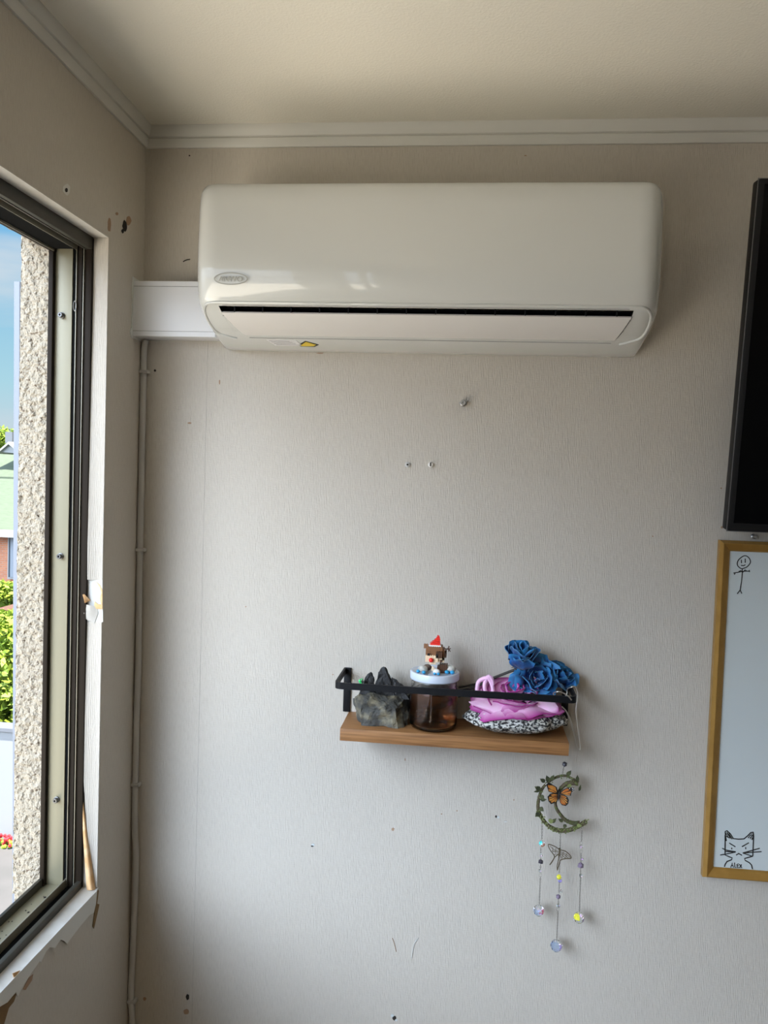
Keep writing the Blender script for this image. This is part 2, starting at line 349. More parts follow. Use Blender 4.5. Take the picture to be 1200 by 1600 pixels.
# left wall: inner leaf with the opening, outer stucco leaf with its own rough reveal
bm = NB()
for lo, hi in (((FX0, WY, 0), (0, .15, CE)), ((FX0, RY, 0), (0, DY2, CE)), ((FX0, DY1, 0), (0, WY2, CE)), ((FX0, DY2, WT), (0, DY1, CE)), ((FX0, DY2, 0), (0, DY1, .06)), ((FX0, WY2, 0), (0, WY, WB)), ((FX0, WY2, WT), (0, WY, CE))): box(bm, lo, hi)
wl = obj('wall_left', bm, M['wall_y'], kind='structure', ang=None)
sc_corner = P(33, 368, -.150)
sb = PX(0, 1453, FX0).z
def stucco_piece(lo, hi, faces):
    pass
bm = NB()
ST, SB, SY = sc_corner.z, WB - .018, -.150
def rough_grid(bm, o, u, v, nu, nv, nrm, amp):
    vs = []
    for i in range(nu+1):
        row = []
        for j in range(nv+1):
            p = Vector(o) + Vector(u)*(i/nu) + Vector(v)*(j/nv)
            k = noise.noise(p*95) + .6*noise.noise(p*210)
            row.append(bm.verts.new(p + Vector(nrm)*(k*amp)))
        vs.append(row)
    for i in range(nu):
        for j in range(nv): bm.faces.new((vs[i][j], vs[i+1][j], vs[i+1][j+1], vs[i][j+1]))
OUT = OX
rough_grid(bm, (FX0, SY, SB), (OUT-FX0, 0, 0), (0, 0, ST-SB), 30, 500, (0, -1, 0), .0026)
rough_grid(bm, (FX0, SY, ST), (OUT-FX0, 0, 0), (0, WY2-SY, 0), 24, 500, (0, 0, -1), .0026)
rough_grid(bm, (FX0, SY, SB), (OUT-FX0, 0, -.02), (0, WY2-SY, 0), 24, 500, (0, 0, 1), .0026)
box(bm, (OUT+.001, SY+.004, -2.6), (FX0, .2, CE+.2)); box(bm, (OUT+.001, RY-.15, -2.6), (FX0, DY2, CE+.2)); box(bm, (OUT+.001, DY1, -2.6), (FX0, WY2, CE+.2)); box(bm, (OUT+.001, DY2, -2.6), (FX0, DY1, .06)); box(bm, (OUT+.001, DY2, WT), (FX0, DY1, CE+.2))
box(bm, (OUT+.001, WY2, -2.6), (FX0, SY+.004, SB-.023)); box(bm, (OUT+.001, WY2, ST+.004), (FX0, SY+.004, CE+.2))
obj('wall_outer', bm, M['stucco'], kind='structure', ang=50, recalc=False)
# reveal skins: plaster head, wallpapered jamb, painted sill
bm = NB(); box(bm, (FX1-.004, WY2, WT-.0015), (-.0004, WY, WT+.002)); obj('reveal_head', bm, M['sillpaint'], wl, ang=None)
bm = NB(); box(bm, (FX1-.006, WY2, WB-.002), (.0015, WY+.001, WB+.001)); obj('reveal_sill', bm, M['sillpaint'], wl, ang=None)

# cornices
def cornice_prof():
    return [(0, 0), (.0040, 0), (.0058, .003), (.0075, .010), (.0082, .0150), (.0062, .0168), (.0098, .0182), (.0108, .0200), (.0140, .0265), (.0157, .0320), (.016, .0365), (0, .0365)]
z0 = CE - .0365
bm = NB(); pr = cornice_prof()
sweep(bm, None, [[Vector((p, -p, z0+h)) for p, h in pr], [Vector((RX, -p, z0+h)) for p, h in pr]])
obj('trim_1', bm, M['cornice'], kind='structure', ang=25)
bm = NB()
sweep(bm, None, [[Vector((p, -p, z0+h)) for p, h in pr], [Vector((p, RY, z0+h)) for p, h in pr]])
obj('trim_2', bm, M['cornice'], kind='structure', ang=25)

# ------------------------------------------------------------------ window frame (sashes slid away out of view)
win = bpy.data.objects.new('window_1', None); C.objects.link(win); win.location = (-.06, WY, WB); tag(win, kind='structure')
def part(name, boxes, m, parent, bev=0, **k):
    bm = NB()
    for lo, hi in boxes: box(bm, lo, hi, bev)
    return obj(name, bm, m, parent, **k)
zt, zb = WT - .003, WB - .004
jy = WY - .001
part('frame_jamb', [((FX0, jy-.011, zb), (-.0905, WY+.001, zt)),          # outer fin
                    ((-.0375, jy-.006, zb), (FX1, WY+.001, zt))], M['alud'], win, .0008)
part('jamb_plate', [((-.0905, jy-.003, zb), (-.0605, WY+.001, zt))], M['alut'], win, .0005, label='tan metal jamb strip')
part('jamb_groove', [((-.0605, jy-.0008, zb), (-.0375, WY+.001, zt))], M['recess'], win)
part('jamb_rail', [((-.0530, jy-.006, zb), (-.0518, jy, zt)), ((-.0390, jy-.009, zb), (-.0378, jy, zt))], M['aluh'], win, .0003)
part('jamb_web', [((-.0518, jy-.003, zb), (-.0440, jy, zt))], M['alud'], win)
HZ = WT-.001
part('frame_head', [((-.0340, WY2, HZ-.021), (FX1, jy, HZ)), ((-.0375, WY2, HZ-.022), (-.0340, jy, HZ))], M['alu'], win, .0008)
part('head_groove', [((FX0, WY2, HZ-.010), (-.0375, jy, HZ))], M['recess'], win)
part('head_rail', [((-.0512, WY2, HZ-.0235), (-.0500, jy-.010, HZ)), ((-.0893, WY2, HZ-.0262), (-.0880, jy-.012, HZ))], M['aluh'], win, .0003)
part('head_fin', [((FX0, WY2, HZ-.0245), (-.0893, jy, HZ))], M['alud'], win, .0005)
part('head_track', [((-.0880, WY2, HZ-.0225), (-.0512, jy-.013, HZ-.002))], M['recess'], win)
# sill tracks
SZ = WB - .001
part('sill_track', [((FX0, WY2, SZ-.012), (FX1, jy, SZ-.004)), ((-.0335, WY2, SZ-.004), (FX1, jy, SZ+.015)),
                    ((FX0, WY2, SZ-.004), (-.0925, jy-.012, SZ+.017))], M['alu'], win, .0008)
part('sill_rail', [((-.0560, WY2, SZ-.004), (-.0535, jy, SZ+.016))], M['aluh'], win, .0005)
part('track_groove', [((-.0535, WY2, SZ-.0045), (-.0335, jy, SZ+.0018))], M['recess'], win)
part('track_floor', [((-.0925, WY2, SZ-.004), (-.0560, jy, SZ+.0030))], M['alut'], win)
rnd = random.Random(4)
bm = NB()
for k in range(26):
    ball(bm, (rnd.uniform(-.088, -.062), rnd.uniform(-.45, -.16), SZ+.0035), rnd.uniform(.0007, .002), 1, (1, 1.4, .6), jit=.5, seed=k)
obj('track_debris', bm, M['hole'], win, kind='stuff')
fill_opening = bpy.data.objects.new('fill_opening_1', None); C.objects.link(fill_opening); fill_opening.location = (-.06, (DY1+DY2)/2, .06); tag(fill_opening, kind='structure')  # unseen opening, put in for extra light on the back wall
part('fill_opening_frame', [((-.09, DY2, .06), (-.05, DY2+.05, WT)), ((-.09, DY1-.05, .06), (-.05, DY1, WT)), ((-.09, DY2+.05, WT-.05), (-.05, DY1-.05, WT)), ((-.09, (DY1+DY2)/2-.03, .06), (-.05, (DY1+DY2)/2+.03, WT-.05))], M['alu'], fill_opening)
# jamb screws, drain slot
def screw(parent, c, r, d, axis=Vector((0, -1, 0)), m=M['steel'], nm='screw', lab=None):
    bm = NB(); lathe(bm, [(r*1.25, 0), (r*1.25, d*.25), (r, d*.3), (r, d*.9), (r*.8, d), (r*.45, d), (r*.4, d*.6)], c, 20, axis)
    return obj(nm, bm, m, parent, label=lab)
for (px, py) in ((97, 493), (95, 869), (89, 1249)):
    c = P(px, py, jy-.003); screw(win, c, .0042, .008, m=M['screwm'])
c = P(117, 478, jy-.006)
bm = NB(); tube(bm, [c+Vector((.0025*math.cos(a), 0, .008*math.sin(a))) for a in [i*math.pi/10 for i in range(20)]], .0008, 6, closed=True)
obj('drain_ring', bm, M['steel'], win)

# peeling wallpaper on the jamb
def sheet(name, rows, mt, parent, thick=.0006, **k):
    """rows: list of rows of Vectors, thin paper with real thickness"""
    bm = NB(); g = [[bm.verts.new(p) for p in r] for r in rows]
    for a, b in zip(g, g[1:]):
        for i in range(len(a)-1): bm.faces.new((a[i], a[i+1], b[i+1], b[i]))
    bmesh.ops.recalc_face_normals(bm, faces=bm.faces)
    thicken(bm, thick)
    return obj(name, bm, mt, parent, ang=60, **k)
def jamb_paper(name, py0, py1, lifts, mt, left=lambda t: 0.0):
    rows = []
    n = 40
    for i in range(n+1):
        t = i/n; py = py0+(py1-py0)*t
        xr = -.0002; zc_ = P(160, py, WY).z; row = []
        l = lifts(t); xl = FX1 + .0005 + left(t)
        for j in range(9):
            s = j/8
            row.append(Vector((xl+(xr-xl)*s, WY-.0012-l*(1-s)**2.2, zc_)))
        rows.append(row)
    return sheet(name, rows, mt, wl)
jamb_paper('jamb_wallpaper', 372, 906, lambda t: .0055*max(0, t-.15)/.85, M['wall_x'], lambda t: .003*max(0, t-.9)*10*.4)
jamb_paper('jamb_wallpaper', 972, 1386, lambda t: .004*(.3+.7*abs(math.sin(3*t))), M['wall_x'], lambda t: .0 if t < .6 else (t-.6)/.4*.016)
def poly(name, pts, mt, parent, ext, **k):
    bm = NB(); prism(bm, pts, ext); return obj(name, bm, mt, parent, ang=None, **k)
Yj = WY-.0012
poly('bare_plaster', [P(x, y, Yj) for x, y in ((134, 904), (160, 904), (161, 972), (132, 972))], M['plaster'], wl, (0, .001, 0))
poly('torn_backing', [P(x, y, Yj-.0006) for x, y in ((150, 909), (156, 914), (160, 922), (160, 946), (158, 944), (156, 935), (158, 926), (156, 918))], M['paperback'], wl, (0, .0008, 0))
poly('torn_backing', [P(x, y, Yj-.0012) for x, y in ((148, 940), (153, 944), (160, 945), (160, 952), (149, 951), (147, 946))], M['paperback'], wl, (0, .0008, 0))
sheet('paper_curl', [[P(129, 929, Yj-.008), P(132, 928.5, Yj-.009), P(140, 937, Yj-.002)], [P(131, 936, Yj-.010), P(134, 937, Yj-.008), P(141, 938, Yj-.001)],
                     [P(132, 942, Yj-.008), P(135, 941, Yj-.006), P(140, 938.5, Yj-.001)]], M['paperback'], wl)
sheet('paper_flap', [[P(132+j*5, 944-j*(-1), Yj-.003-.003*math.sin(j*1.2)) for j in range(5)], [P(131+j*5.5, 958, Yj-.005*(1-j/4)-.001) for j in range(5)], [P(131.5+j*4, 966+j*2, Yj-.004*(1-j/4)-.001) for j in range(5)]], M['sillpaint'], wl)
rows = []
for t in [i/14 for i in range(15)]:
    y = 1215 + t*176; a = 125.5 + 10*t**1.3; b = 126.5 + 23*t**1.15
    rows.append([P(a+(b-a)*s, y, Yj-.002-.009*t*math.sin(math.pi*(.15+.85*s))) for s in [j/8 for j in range(9)]])
sheet('paper_curl', rows, M['paperback'], wl)
# torn paper skirt under the sill and the crack beside it
top = [(152, 1391), (100, 1446), (50, 1499), (0, 1552)]
jag = [(-30, 1615), (0, 1573), (12, 1566), (25, 1550), (28, 1557), (38, 1537), (52, 1516), (62, 1502), (64, 1504), (72, 1487), (78, 1480), (86, 1481), (95, 1468), (100, 1470), (105, 1475), (109, 1469), (125, 1448), (140, 1430), (147, 1426), (150, 1412)]
poly('torn_paper_skirt', [PX(x, y, .0030) for x, y in top+[(-40, 1594)]+jag], M['cornice'], wl, (-.001, 0, 0))
poly('bare_backing', [PX(x, y, .0006) for x, y in ((0, 1570), (14, 1563), (27, 1550), (22, 1565), (14, 1575), (6, 1602), (-20, 1660), (-40, 1630))], M['brownp'], wl, (-.001, 0, 0))
poly('bare_backing', [PX(x, y, .0006) for x, y in ((45, 1528), (52, 1522), (50, 1532), (40, 1547), (36, 1546))], M['rust'], wl, (-.001, 0, 0))
poly('bare_backing', [PX(x, y, .0018) for x, y in ((20, 1521), (32, 1516), (26, 1524), (22, 1528))], M['paperback'], wl, (-.001, 0, 0))
poly('wall_crack', [PX(x, y, .0014) for x, y in ((153, 1389), (154.5, 1392), (152, 1412), (155.5, 1413), (153, 1425), (147, 1451), (145.5, 1447), (148, 1424), (150, 1410))], M['brownp'], wl, (-.001, 0, 0))

# holes and scars in the walls
def blob_px(name, pts, fn, mt, parent, ext): return poly(name, [fn(x, y) for x, y in pts], mt, parent, ext)
def ell(cx, cy, a, b, n=14, j=.15, seed=1):
    r = random.Random(seed+int(cx*7+cy)); return [(cx+a*math.cos(t)*(1+r.uniform(-j, j)), cy+b*math.sin(t)*(1+r.uniform(-j, j))) for t in [2*math.pi*i/n for i in range(n)]]
fy = lambda x, y: P(x, y, -.0004); fx = lambda x, y: PX(x, y, .0004)
for cx, cy, a, b, mt in ((104, 297, 2.2, 3.5, 'hole'), (195, 353, 3.5, 9, 'hole'), (192, 361, 2, 3.5, 'hole'), (201, 345, 4, 7, 'rust'), (183, 334, 2, 2.5, 'rust'), (171, 352, 2.5, 11, 'rust')):
    blob_px('wall_hole', ell(cx, cy, a, b), fx, M[mt], wl, (-.0008, 0, 0))
fx2 = lambda x, y: PX(x, y, .0002)
blob_px('filler_patch', ell(104, 296, 6, 9), fx2, M['cornice'], wl, (-.0006, 0, 0))
for cx, cy, a, b, mt in ((293, 1558, 2.5, 4.5, 'hole'), (291, 1581, 4.5, 4, 'rust'), (226, 1561, 2.5, 3, 'rust'), (343, 597, 1, 4, 'rust'), (296, 661, 3, 1.5, 'rust'), (242, 579, 1.8, 2, 'hole'),
                         (296, 243, 1.2, 1.2, 'hole'), (488, 1322, 2.2, 1.2, 'hole'), (489, 1320, 2.6, 1.8, 'board'), (614, 1296, 2.2, 2.5, 'rust'), (690, 1272, 1.0, 1.0, 'rust'), (714, 1267, 1.0, 1.0, 'rust'),
                         (775, 1276, 1.6, 1.9, 'hole'), (778.5, 1277, 1.8, 1.8, 'board'), (790, 1284, 3, 1.2, 'plaster'), (616, 1591, 3, 3.6, 'hole'), (613, 1587, 2.4, 2.4, 'board'), (619, 1594, 2.2, 1.6, 'board'),
                         (1128, 824, 1.6, 2, 'rust'), (1127, 763, 1.3, 1.3, 'rust'), (633, 1187, .8, 2, 'rust'), (520, 1054, 1, 1, 'rust'), (803, 1250, 1, 1, 'rust'), (500, 552, 6, .8, 'rust'), (821, 243, 2, .8, 'rust'), (384, 948, 1, 1, 'rust'), (1020, 838, 1, 1.2, 'rust')):
    blob_px('wall_hole', ell(cx, cy, a, b), fy, M[mt], wb, (0, .0008, 0))
# thin scuffs
bm = NB(); tube(bm, catmull([P(x, y, -.0006) for x, y in ((654, 1466), (648, 1473), (645, 1484), (643, 1497))]), .0008, 5); obj('loose_thread', bm, M['plaster'], wb)
bm = NB(); tube(bm, catmull([P(x, y, -.0004) for x, y in ((613, 1466), (616, 1474), (619, 1487))]), .0007, 5); obj('wall_scratch', bm, M['rust'], wb)
bm = NB(); tube(bm, catmull([P(x, y, -.0006) for x, y in ((286, 409), (291, 406), (297, 405))]), .0009, 5); obj('wall_scratch', bm, M['hole'], wb)
# wallpaper seams
xs = P(324, 560, 0).x
part('wallpaper_seam', [((xs, -.0004, .4), (xs+.0006, .001, z0))], M['seam'], wb)
ys = PX(168, 330, 0).y

# ================================================================== AIR CONDITIONER
def ac_unit():
    L0, L1 = .1525, .8955
    root = thing('air_conditioner', ((L0+L1)/2, 0, CZ+.22), 'white wall mounted split air conditioner high on the back wall', 'air conditioner')
    # side profile from the top at the wall, over the front, to the bottom at the wall: (depth, height above CZ)
    prof = [(0, .461), (.06, .461), (.12, .4605), (.155, .4598), (.172, .4578), (.183, .4530), (.1895, .4440), (.1930, .420), (.196, .36), (.196, .33), (.1945, .308), (.190, .290), (.184, .277), (.1795, .2715), (.176, .269),   # 14 lip
            (.168, .2655), (.1585, .2605), (.148, .2555), (.136, .2500), (.122, .2442), (.108, .2396), (.0945, .2358), (.0905, .2342), (.075, .2290), (.055, .2245), (.03, .2195), (.010, .2190), (0, .2190)]
    i_slot, i_end = 14, 22
    W = L1-L0; nx = 140
    us = sorted(set([0, .002, .005, .009, .014, .020, .027, .035, .045, .056, .068] + [i/60 for i in range(5, 56)] + [1-a for a in (0, .002, .005, .009, .014, .020, .027, .035, .045, .056, .068)]))
    def pt(u, k, off=0.0):
        d, h = prof[k]
        e = min(u, 1-u)*W; r = .045
        g = 1.0 if e >= r else (1-((r-e)/r)**2.6)**(1/2.6)
        dd = (d+off)*(.50+.50*g) if d > 0 else 0
        rt = .035; ez = 0
        if e < rt: ez = rt-(rt**2-(rt-e)**2)**.5
        top = max(0, min(1, (h-.36)/.10))
        hh = h - ez*.62*top
        bot = max(0, min(1, (.262-h)/.04)); hh += (.003*(1-g))*bot
        low = max(0, min(1, (.262-h)/.043)); u = u + .013*low*(1-2*u)
        return Vector((L0+W*u, -dd, CZ+hh))
    uL = (P(341, 480, -.17).x - L0)/W; uR = (P(991, 484, -.17).x - L0)/W
    us = sorted([u for u in us if abs(u-uL) > .006 and abs(u-uR) > .006] + [uL, uR])
    bm = NB(); g = [[bm.verts.new(pt(u, k)) for k in range(len(prof))] for u in us]
    for a in range(len(us)-1):
        for k in range(len(prof)-1):
            if uL <= us[a] and us[a+1] <= uR and i_slot+1 <= k < i_end: continue
            bm.faces.new((g[a][k], g[a][k+1], g[a+1][k+1], g[a+1][k]))
    for s in (0, -1): bm.faces.new(g[s] if s == 0 else g[s][::-1])
    body = obj('casing', bm, M['ac'], root, ang=50)
    # raised rim that runs under the front panel and round both ends
    bm = NB()
    def surf(px, py):   # follow the casing surface beside a photo position
        return None
    pth = []
    def onprof(u, kf, off):
        k = int(kf); f = kf-k; a = pt(u, k, off); b = pt(u, min(k+1, len(prof)-1), off); return a+(b-a)*f
    ends = [(.062, 14.0), (.045, 14.1), (.032, 14.6), (.022, 15.6), (.016, 17), (.0135, 18.5), (.015, 20), (.022, 21.4), (.034, 22.3), (.048, 22.8), (.058, 23.0)]
    left = [onprof(u, k, .0016) for u, k in ends[::-1]]
    right = [onprof(1-u, k, .0016) for u, k in ends]
    mid = [onprof(u, 14.0, .0016) for u in [.062+(.876)*i/30 for i in range(31)]]
    tube(bm, catmull(left+mid[1:-1]+right, 2), .0024, 8)
    obj('rim', bm, M['ac'], root)
    # dark outlet behind, with guide vanes
    a = onprof(uL, 14, 0); b = onprof(uR, 14, 0)
    part('air_outlet', [((a.x, -.146, CZ+.2540), (b.x, -.100, CZ+.2675)), ((a.x+.001, -.116, CZ+.2455), (b.x-.001, -.06, CZ+.2540)), ((a.x+.006, -.092, CZ+.2375), (b.x-.004, -.05, CZ+.2455))], M['black'], root)
    for i in range(14):
        x = a.x + (b.x-a.x)*(i+.5)/14
        part('guide_vane', [((x-.001, -.158, CZ+.258), (x+.001, -.145, CZ+.267))], M['fin'], root)
    # louver
    bm = NB(); lp = [(16.35, .0022), (17, .0026), (18, .0026), (19, .0024), (20, .002), (21, .001), (21.7, .000)]
    rows = []
    for kf, off in lp:
        t = (kf-16)/5.7; u0 = uL + .0005 + (.0245)*t**1.2; u1 = uR - .0005 - .0130*t**1.2
        rows.append([onprof(u0+(u1-u0)*i/60, kf, off) for i in range(61)])
    gg = [[bm.verts.new(p) for p in r] for r in rows]
    for r0, r1 in zip(gg, gg[1:]):
        for i in range(60): bm.faces.new((r0[i], r0[i+1], r1[i+1], r1[i]))
    bmesh.ops.recalc_face_normals(bm, faces=bm.faces); bmesh.ops.solidify(bm, geom=bm.faces[:], thickness=.0025)
    lv = obj('louver', bm, M['ac2'], root, ang=40)
    # cheeks beside the louver's slanted ends
    for s, (u_a, u_b) in (('l', (uL, uL+.0245)), ('r', (uR, uR-.0130))):
        bm = NB(); pa = []; pb = []
        for i in range(9):
            t = i/8; kf = 16+6*t; uu = u_a+(u_b-u_a)*(t**1.2)
            sgn = 1 if s == 'l' else -1
            pa.append(onprof(u_a, kf, -.0004)); pb.append(onprof(uu - sgn*.0030, kf, -.0004))
        va = [bm.verts.new(p) for p in pa]; vb = [bm.verts.new(p) for p in pb]
        for i in range(8): bm.faces.new((va[i], va[i+1], vb[i+1], vb[i]))
        obj('outlet_cheek', bm, M['ac'], root, ang=50)
    # groove lines under the louver
    bm = NB(); tube(bm, [onprof(uL+.026+(uR-.014-uL-.026)*i/40, 22.0, .0002) for i in range(41)], .0015, 6); obj('groove', bm, M['acline'], root)
    bm = NB(); tube(bm, [onprof(uL+.029+(uR-.016-uL-.029)*i/40, 22.75, .0000) for i in range(41)], .0009, 6); obj('groove', bm, M['acline'], root)
    # upper seam
    bm = NB(); tube(bm, [onprof(.07+.86*i/40, 14.7, .0002) for i in range(41)], .0008, 6); obj('groove', bm, M['acline'], root)
    # embossed oval badge
    def front(px, py):
        for Y in (-.196,): return P(px, py, Y-.0006)
    c = front(360.5, 435.5)
    bm = NB(); tube(bm, [c+Vector((.0265*math.cos(t), 0, .0090*math.sin(t))) for t in [2*math.pi*i/48 for i in range(48)]], .0009, 6, closed=True, flat=.5)
    bd = obj('badge', bm, M['logo'], root, label='oval embossed badge')
    t_ = text_mesh('ANWO', .0118, c+Vector((0, 0, -.0042)), 'badge_lettering', M['logo'], bd, .0005)
    # stickers on the underside
    kf = 23.9
    def under(px, py, off=.0004):
        # intersect the viewing ray with the bottom skin (plane through two profile points)
        p1 = Vector((0, -(prof[22][0]+off), CZ+prof[22][1]-off)); p2 = Vector((0, -prof[25][0], CZ+prof[25][1]-off)); n = Vector((1, 0, 0)).cross(p2-p1).normalized()
        d = ray(px, py); return CP + d*((p1-CP).dot(n)/d.dot(n))
    bm = NB(); prism(bm, [under(x, y, .0016) for x, y in ((416, 531), (462, 532), (474, 541), (430, 540))], (0, 0, .0008)); st = obj('sticker', bm, M['stick'], root, ang=None)
    for i in range(4):
        a1 = under(420+i*4, 532.6+i*2.0, .0019); b1 = under(452+i*5, 533.2+i*2.0, .0019)
        bm = NB(); tube(bm, [a1, b1], .00035, 4); obj('sticker_print', bm, M['greyink'], st)
    bm = NB(); prism(bm, [under(x, y, .0016) for x, y in ((466, 539.5), (477, 533), (498, 539), (492, 542), (470, 541.5))], (0, 0, .0008)); s2 = obj('warning_sticker', bm, M['ink'], root, ang=None)
    bm = NB(); prism(bm, [under(x, y, .0019) for x, y in ((470, 540), (478, 534.3), (494, 539), (490, 541), (472, 541))], (0, 0, .0006)); obj('warning_triangle', bm, M['yellow'], s2, ang=None)
    # faint display outline on the louver
    for px0, px1, py in ((897, 899, 499), (973, 975, 500)):
        pass
    return root
def text_mesh(s, size, loc, name, m, parent, depth):
    cu = bpy.data.curves.new('t', 'FONT'); cu.body = s; cu.size = size; cu.extrude = depth; cu.align_x = 'CENTER'
    o = bpy.data.objects.new('t', cu); C.objects.link(o)
    dg = bpy.context.evaluated_depsgraph_get(); me = bpy.data.meshes.new_from_object(o.evaluated_get(dg))
    bpy.data.objects.remove(o); bpy.data.curves.remove(cu)
    me.transform(Matrix.Translation(Vector(loc)-wloc(parent)) @ Matrix.Rotation(math.pi/2, 4, 'X')); me.name = name
    me.materials.clear(); me.materials.append(m)
    r = bpy.data.objects.new(name, me); C.objects.link(r); r.parent = parent; return r
ac_unit()

# ------------------------------------------------------------------ pipe cover from the corner to the unit
a = P(214, 438, -.045); b = P(300, 527, -.045); zt_, zb_ = P(260, 439, -.045).z, P(260, 525.5, -.045).z
root = thing('pipe_cover', (.08, 0, zb_), 'white plastic pipe cover running from the corner to the air conditioner', 'pipe cover')
x1 = .1525
part('cover_base', [((.001, -.0445, zb_), (x1, 0, zt_))], M['pvc'], root, .0012)
part('cover_lid', [((.001, -.0455, zb_+.0095), (x1, -.040, zt_-.0100))], M['pvc'], root, .0008)
part('lid_groove', [((.001, -.0449, zb_+.0087), (x1, -.041, zb_+.0095))], M['pvcline'], root)
part('lid_groove', [((.001, -.0449, zt_-.0100), (x1, -.041, zt_-.0090))], M['pvcline'], root)
# filler smeared where it meets the side wall
bm = NB(); rnd = random.Random(9)
pts = []
zc1, zc2 = zb_-.004, zt_+.006
for i in range(26):
    z = zc2+(zc1-zc2)*i/25; pts.append(Vector((.0012, -.050-.010*abs(noise.noise(Vector((z*60, 0, 0)))), z)))
for i in range(26):
    z = zc1+(zc2-zc1)*i/25; pts.append(Vector((.0012, -.003, z)))
prism(bm, pts, (-.003, 0, 0)); obj('wall_filler', bm, M['foam'], wl, ang=None)

# ------------------------------------------------------------------ cable in the corner
path = [(228, 531), (226, 540), (224, 555), (223, 579), (220.5, 620), (219, 700), (217.5, 780), (216.5, 859), (215.5, 900), (217, 960), (216, 1040), (213, 1120), (210.5, 1180), (210, 1225), (210.5, 1290), (212.5, 1340), (211, 1400), (208, 1470), (205, 1540), (205, 1563), (207, 1600), (209, 1680)]
root = thing('corner_cable', P(206, 1600, -.006), 'pale sheathed cable clipped down the corner of the room', 'cable')
pp = []
for x, y in path:
    q = P(x, y, -.0065); q.x = max(q.x, .0062); pp.append(q)
pp.append(Vector((.012, -.0065, .02)))
bm = NB(); tube(bm, catmull(pp, 6), .0058, 12); obj('sheath', bm, M['cable'], root)
for y in (581, 859, 1225, 1563):
    x = {581: 223, 859: 216.5, 1225: 210, 1563: 205}[y]; q = P(x, y, -.0065); q.x = max(q.x, .0062)
    bm = NB(); box(bm, q+Vector((-.0060, -.0072, -.003)), q+Vector((.0105, .0065, .003)), .0012); cp = obj('clip', bm, M['cable'], root)
    bm = NB(); ball(bm, q+Vector((.0082, -.0075, 0)), .0014, 2); obj('nail_head', bm, M['steel'], cp)

# ================================================================== TELEVISION
xb = P(1136, 830, -.075)
def solveY(px, py, X):
    return PX(px, py, X)
tt = PX(1186, 278, xb.x)
bl = xb; up_v = (tt-bl); Ht = up_v.length; upn = up_v.normalized(); nrm_ = Vector((1, 0, 0)).cross(upn).normalized()
if nrm_.y > 0: nrm_ = -nrm_
root = thing('television', bl+Vector((.5, 0, 0)), 'black flat television tilted forward at the right edge', 'television')
def tvbox(name, u0, u1, v0, v1, d0, d1, m, par, bev=0):
    bm = NB(); vs = box(bm, (u0, v0, d0), (u1, v1, d1), bev)
    for v in bm.verts: v.co = bl + Vector((1, 0, 0))*v.co.x + upn*v.co.y - nrm_*v.co.z
    return obj(name, bm, m, par)
TW = 1.08
tvbox('shell', 0, TW, 0, Ht, .000, .030, M['tv'], root, .004)
tvbox('edge_strip', -.0006, TW+.0006, -.0006, Ht+.0006, .0022, .0036, M['tvedge'], root, .0004)
tvbox('rear_housing', .15, TW-.15, .08, Ht-.12, .030, .048, M['tv'], root, .008)
tvbox('screen', .009, TW-.009, .014, Ht-.009, -.0006, .002, M['screen'], root)
tb = bl+Vector((.5, 0, .3)); 
for dx in (.40, .62):
    bm = NB(); box(bm, (bl.x+dx, -.09, bl.z+.24), (bl.x+dx+.06, 0, bl.z+.29), .002); obj('wall_bracket', bm, M['iron'], root)

# ================================================================== WHITEBOARD
tl = P(1123, 844, -.015); bl_ = P(1097.5, 1369, -.015)
X0 = (tl.x+bl_.x)/2+.0022; Z1, Z0 = tl.z, bl_.z-.0032; X1 = X0+.90; fw = .0185
root = thing('whiteboard', (X0+.45, 0, Z0), 'whiteboard in a gold frame with small marker doodles below the television', 'whiteboard')
def mitre(name, A, B, inA, inB):
    """one frame side: outer edge A-B, inner edge inA-inB, profile with a bright outer step"""
    bm = NB(); rings = []
    for o, i in ((A, inA), (B, inB)):
        d = (i-o)
        rings.append([o+Vector((0, .015, 0)), o+Vector((0, .004, 0)), o+d*.24+Vector((0, -.0045, 0)), o+d*.30+Vector((0, -.0045, 0)), o+d*.88+Vector((0, .0030, 0)), i+Vector((0, .006, 0)), i+Vector((0, .015, 0))])
    r = sweep(bm, None, rings); bm.faces.new(r[0]); bm.faces.new(r[1][::-1])
    return obj(name, bm, M['gold'], root, ang=15)
Yf = -.015
o = [Vector((X0, Yf, Z0)), Vector((X1, Yf, Z0)), Vector((X1, Yf, Z1)), Vector((X0, Yf, Z1))]
n_ = [Vector((X0+fw, Yf, Z0+fw)), Vector((X1-fw, Yf, Z0+fw)), Vector((X1-fw, Yf, Z1-fw)), Vector((X0+fw, Yf, Z1-fw))]
for k in range(4): mitre('frame_rail', o[k], o[(k+1) % 4], n_[k], n_[(k+1) % 4])
YB = -.008
part('board_panel', [((X0+.006, YB, Z0+.006), (X1-.006, -.001, Z1-.006))], M['board'], root)
def stroke(bm, pts, r=.0009, smooth=False):
    q = [P(x, y, YB-.0003) for x, y in pts]
    tube(bm, catmull(q, 5) if smooth else q, r, 6, flat=.35)
def c4(x, y): return (1090+x/10.909, 820+y/10.909)
def c5(x, y): return (1090+x/10.909, 1270+y/10.909)
bm = NB()
tube(bm, catmull([P(*c4(x, y), YB-.0003) for x, y in ((740, 745), (680, 690), (690, 610), (760, 545), (820, 528), (880, 570), (900, 640), (850, 710), (790, 740))], 5, True), .0009, 6, flat=.35, closed=True)
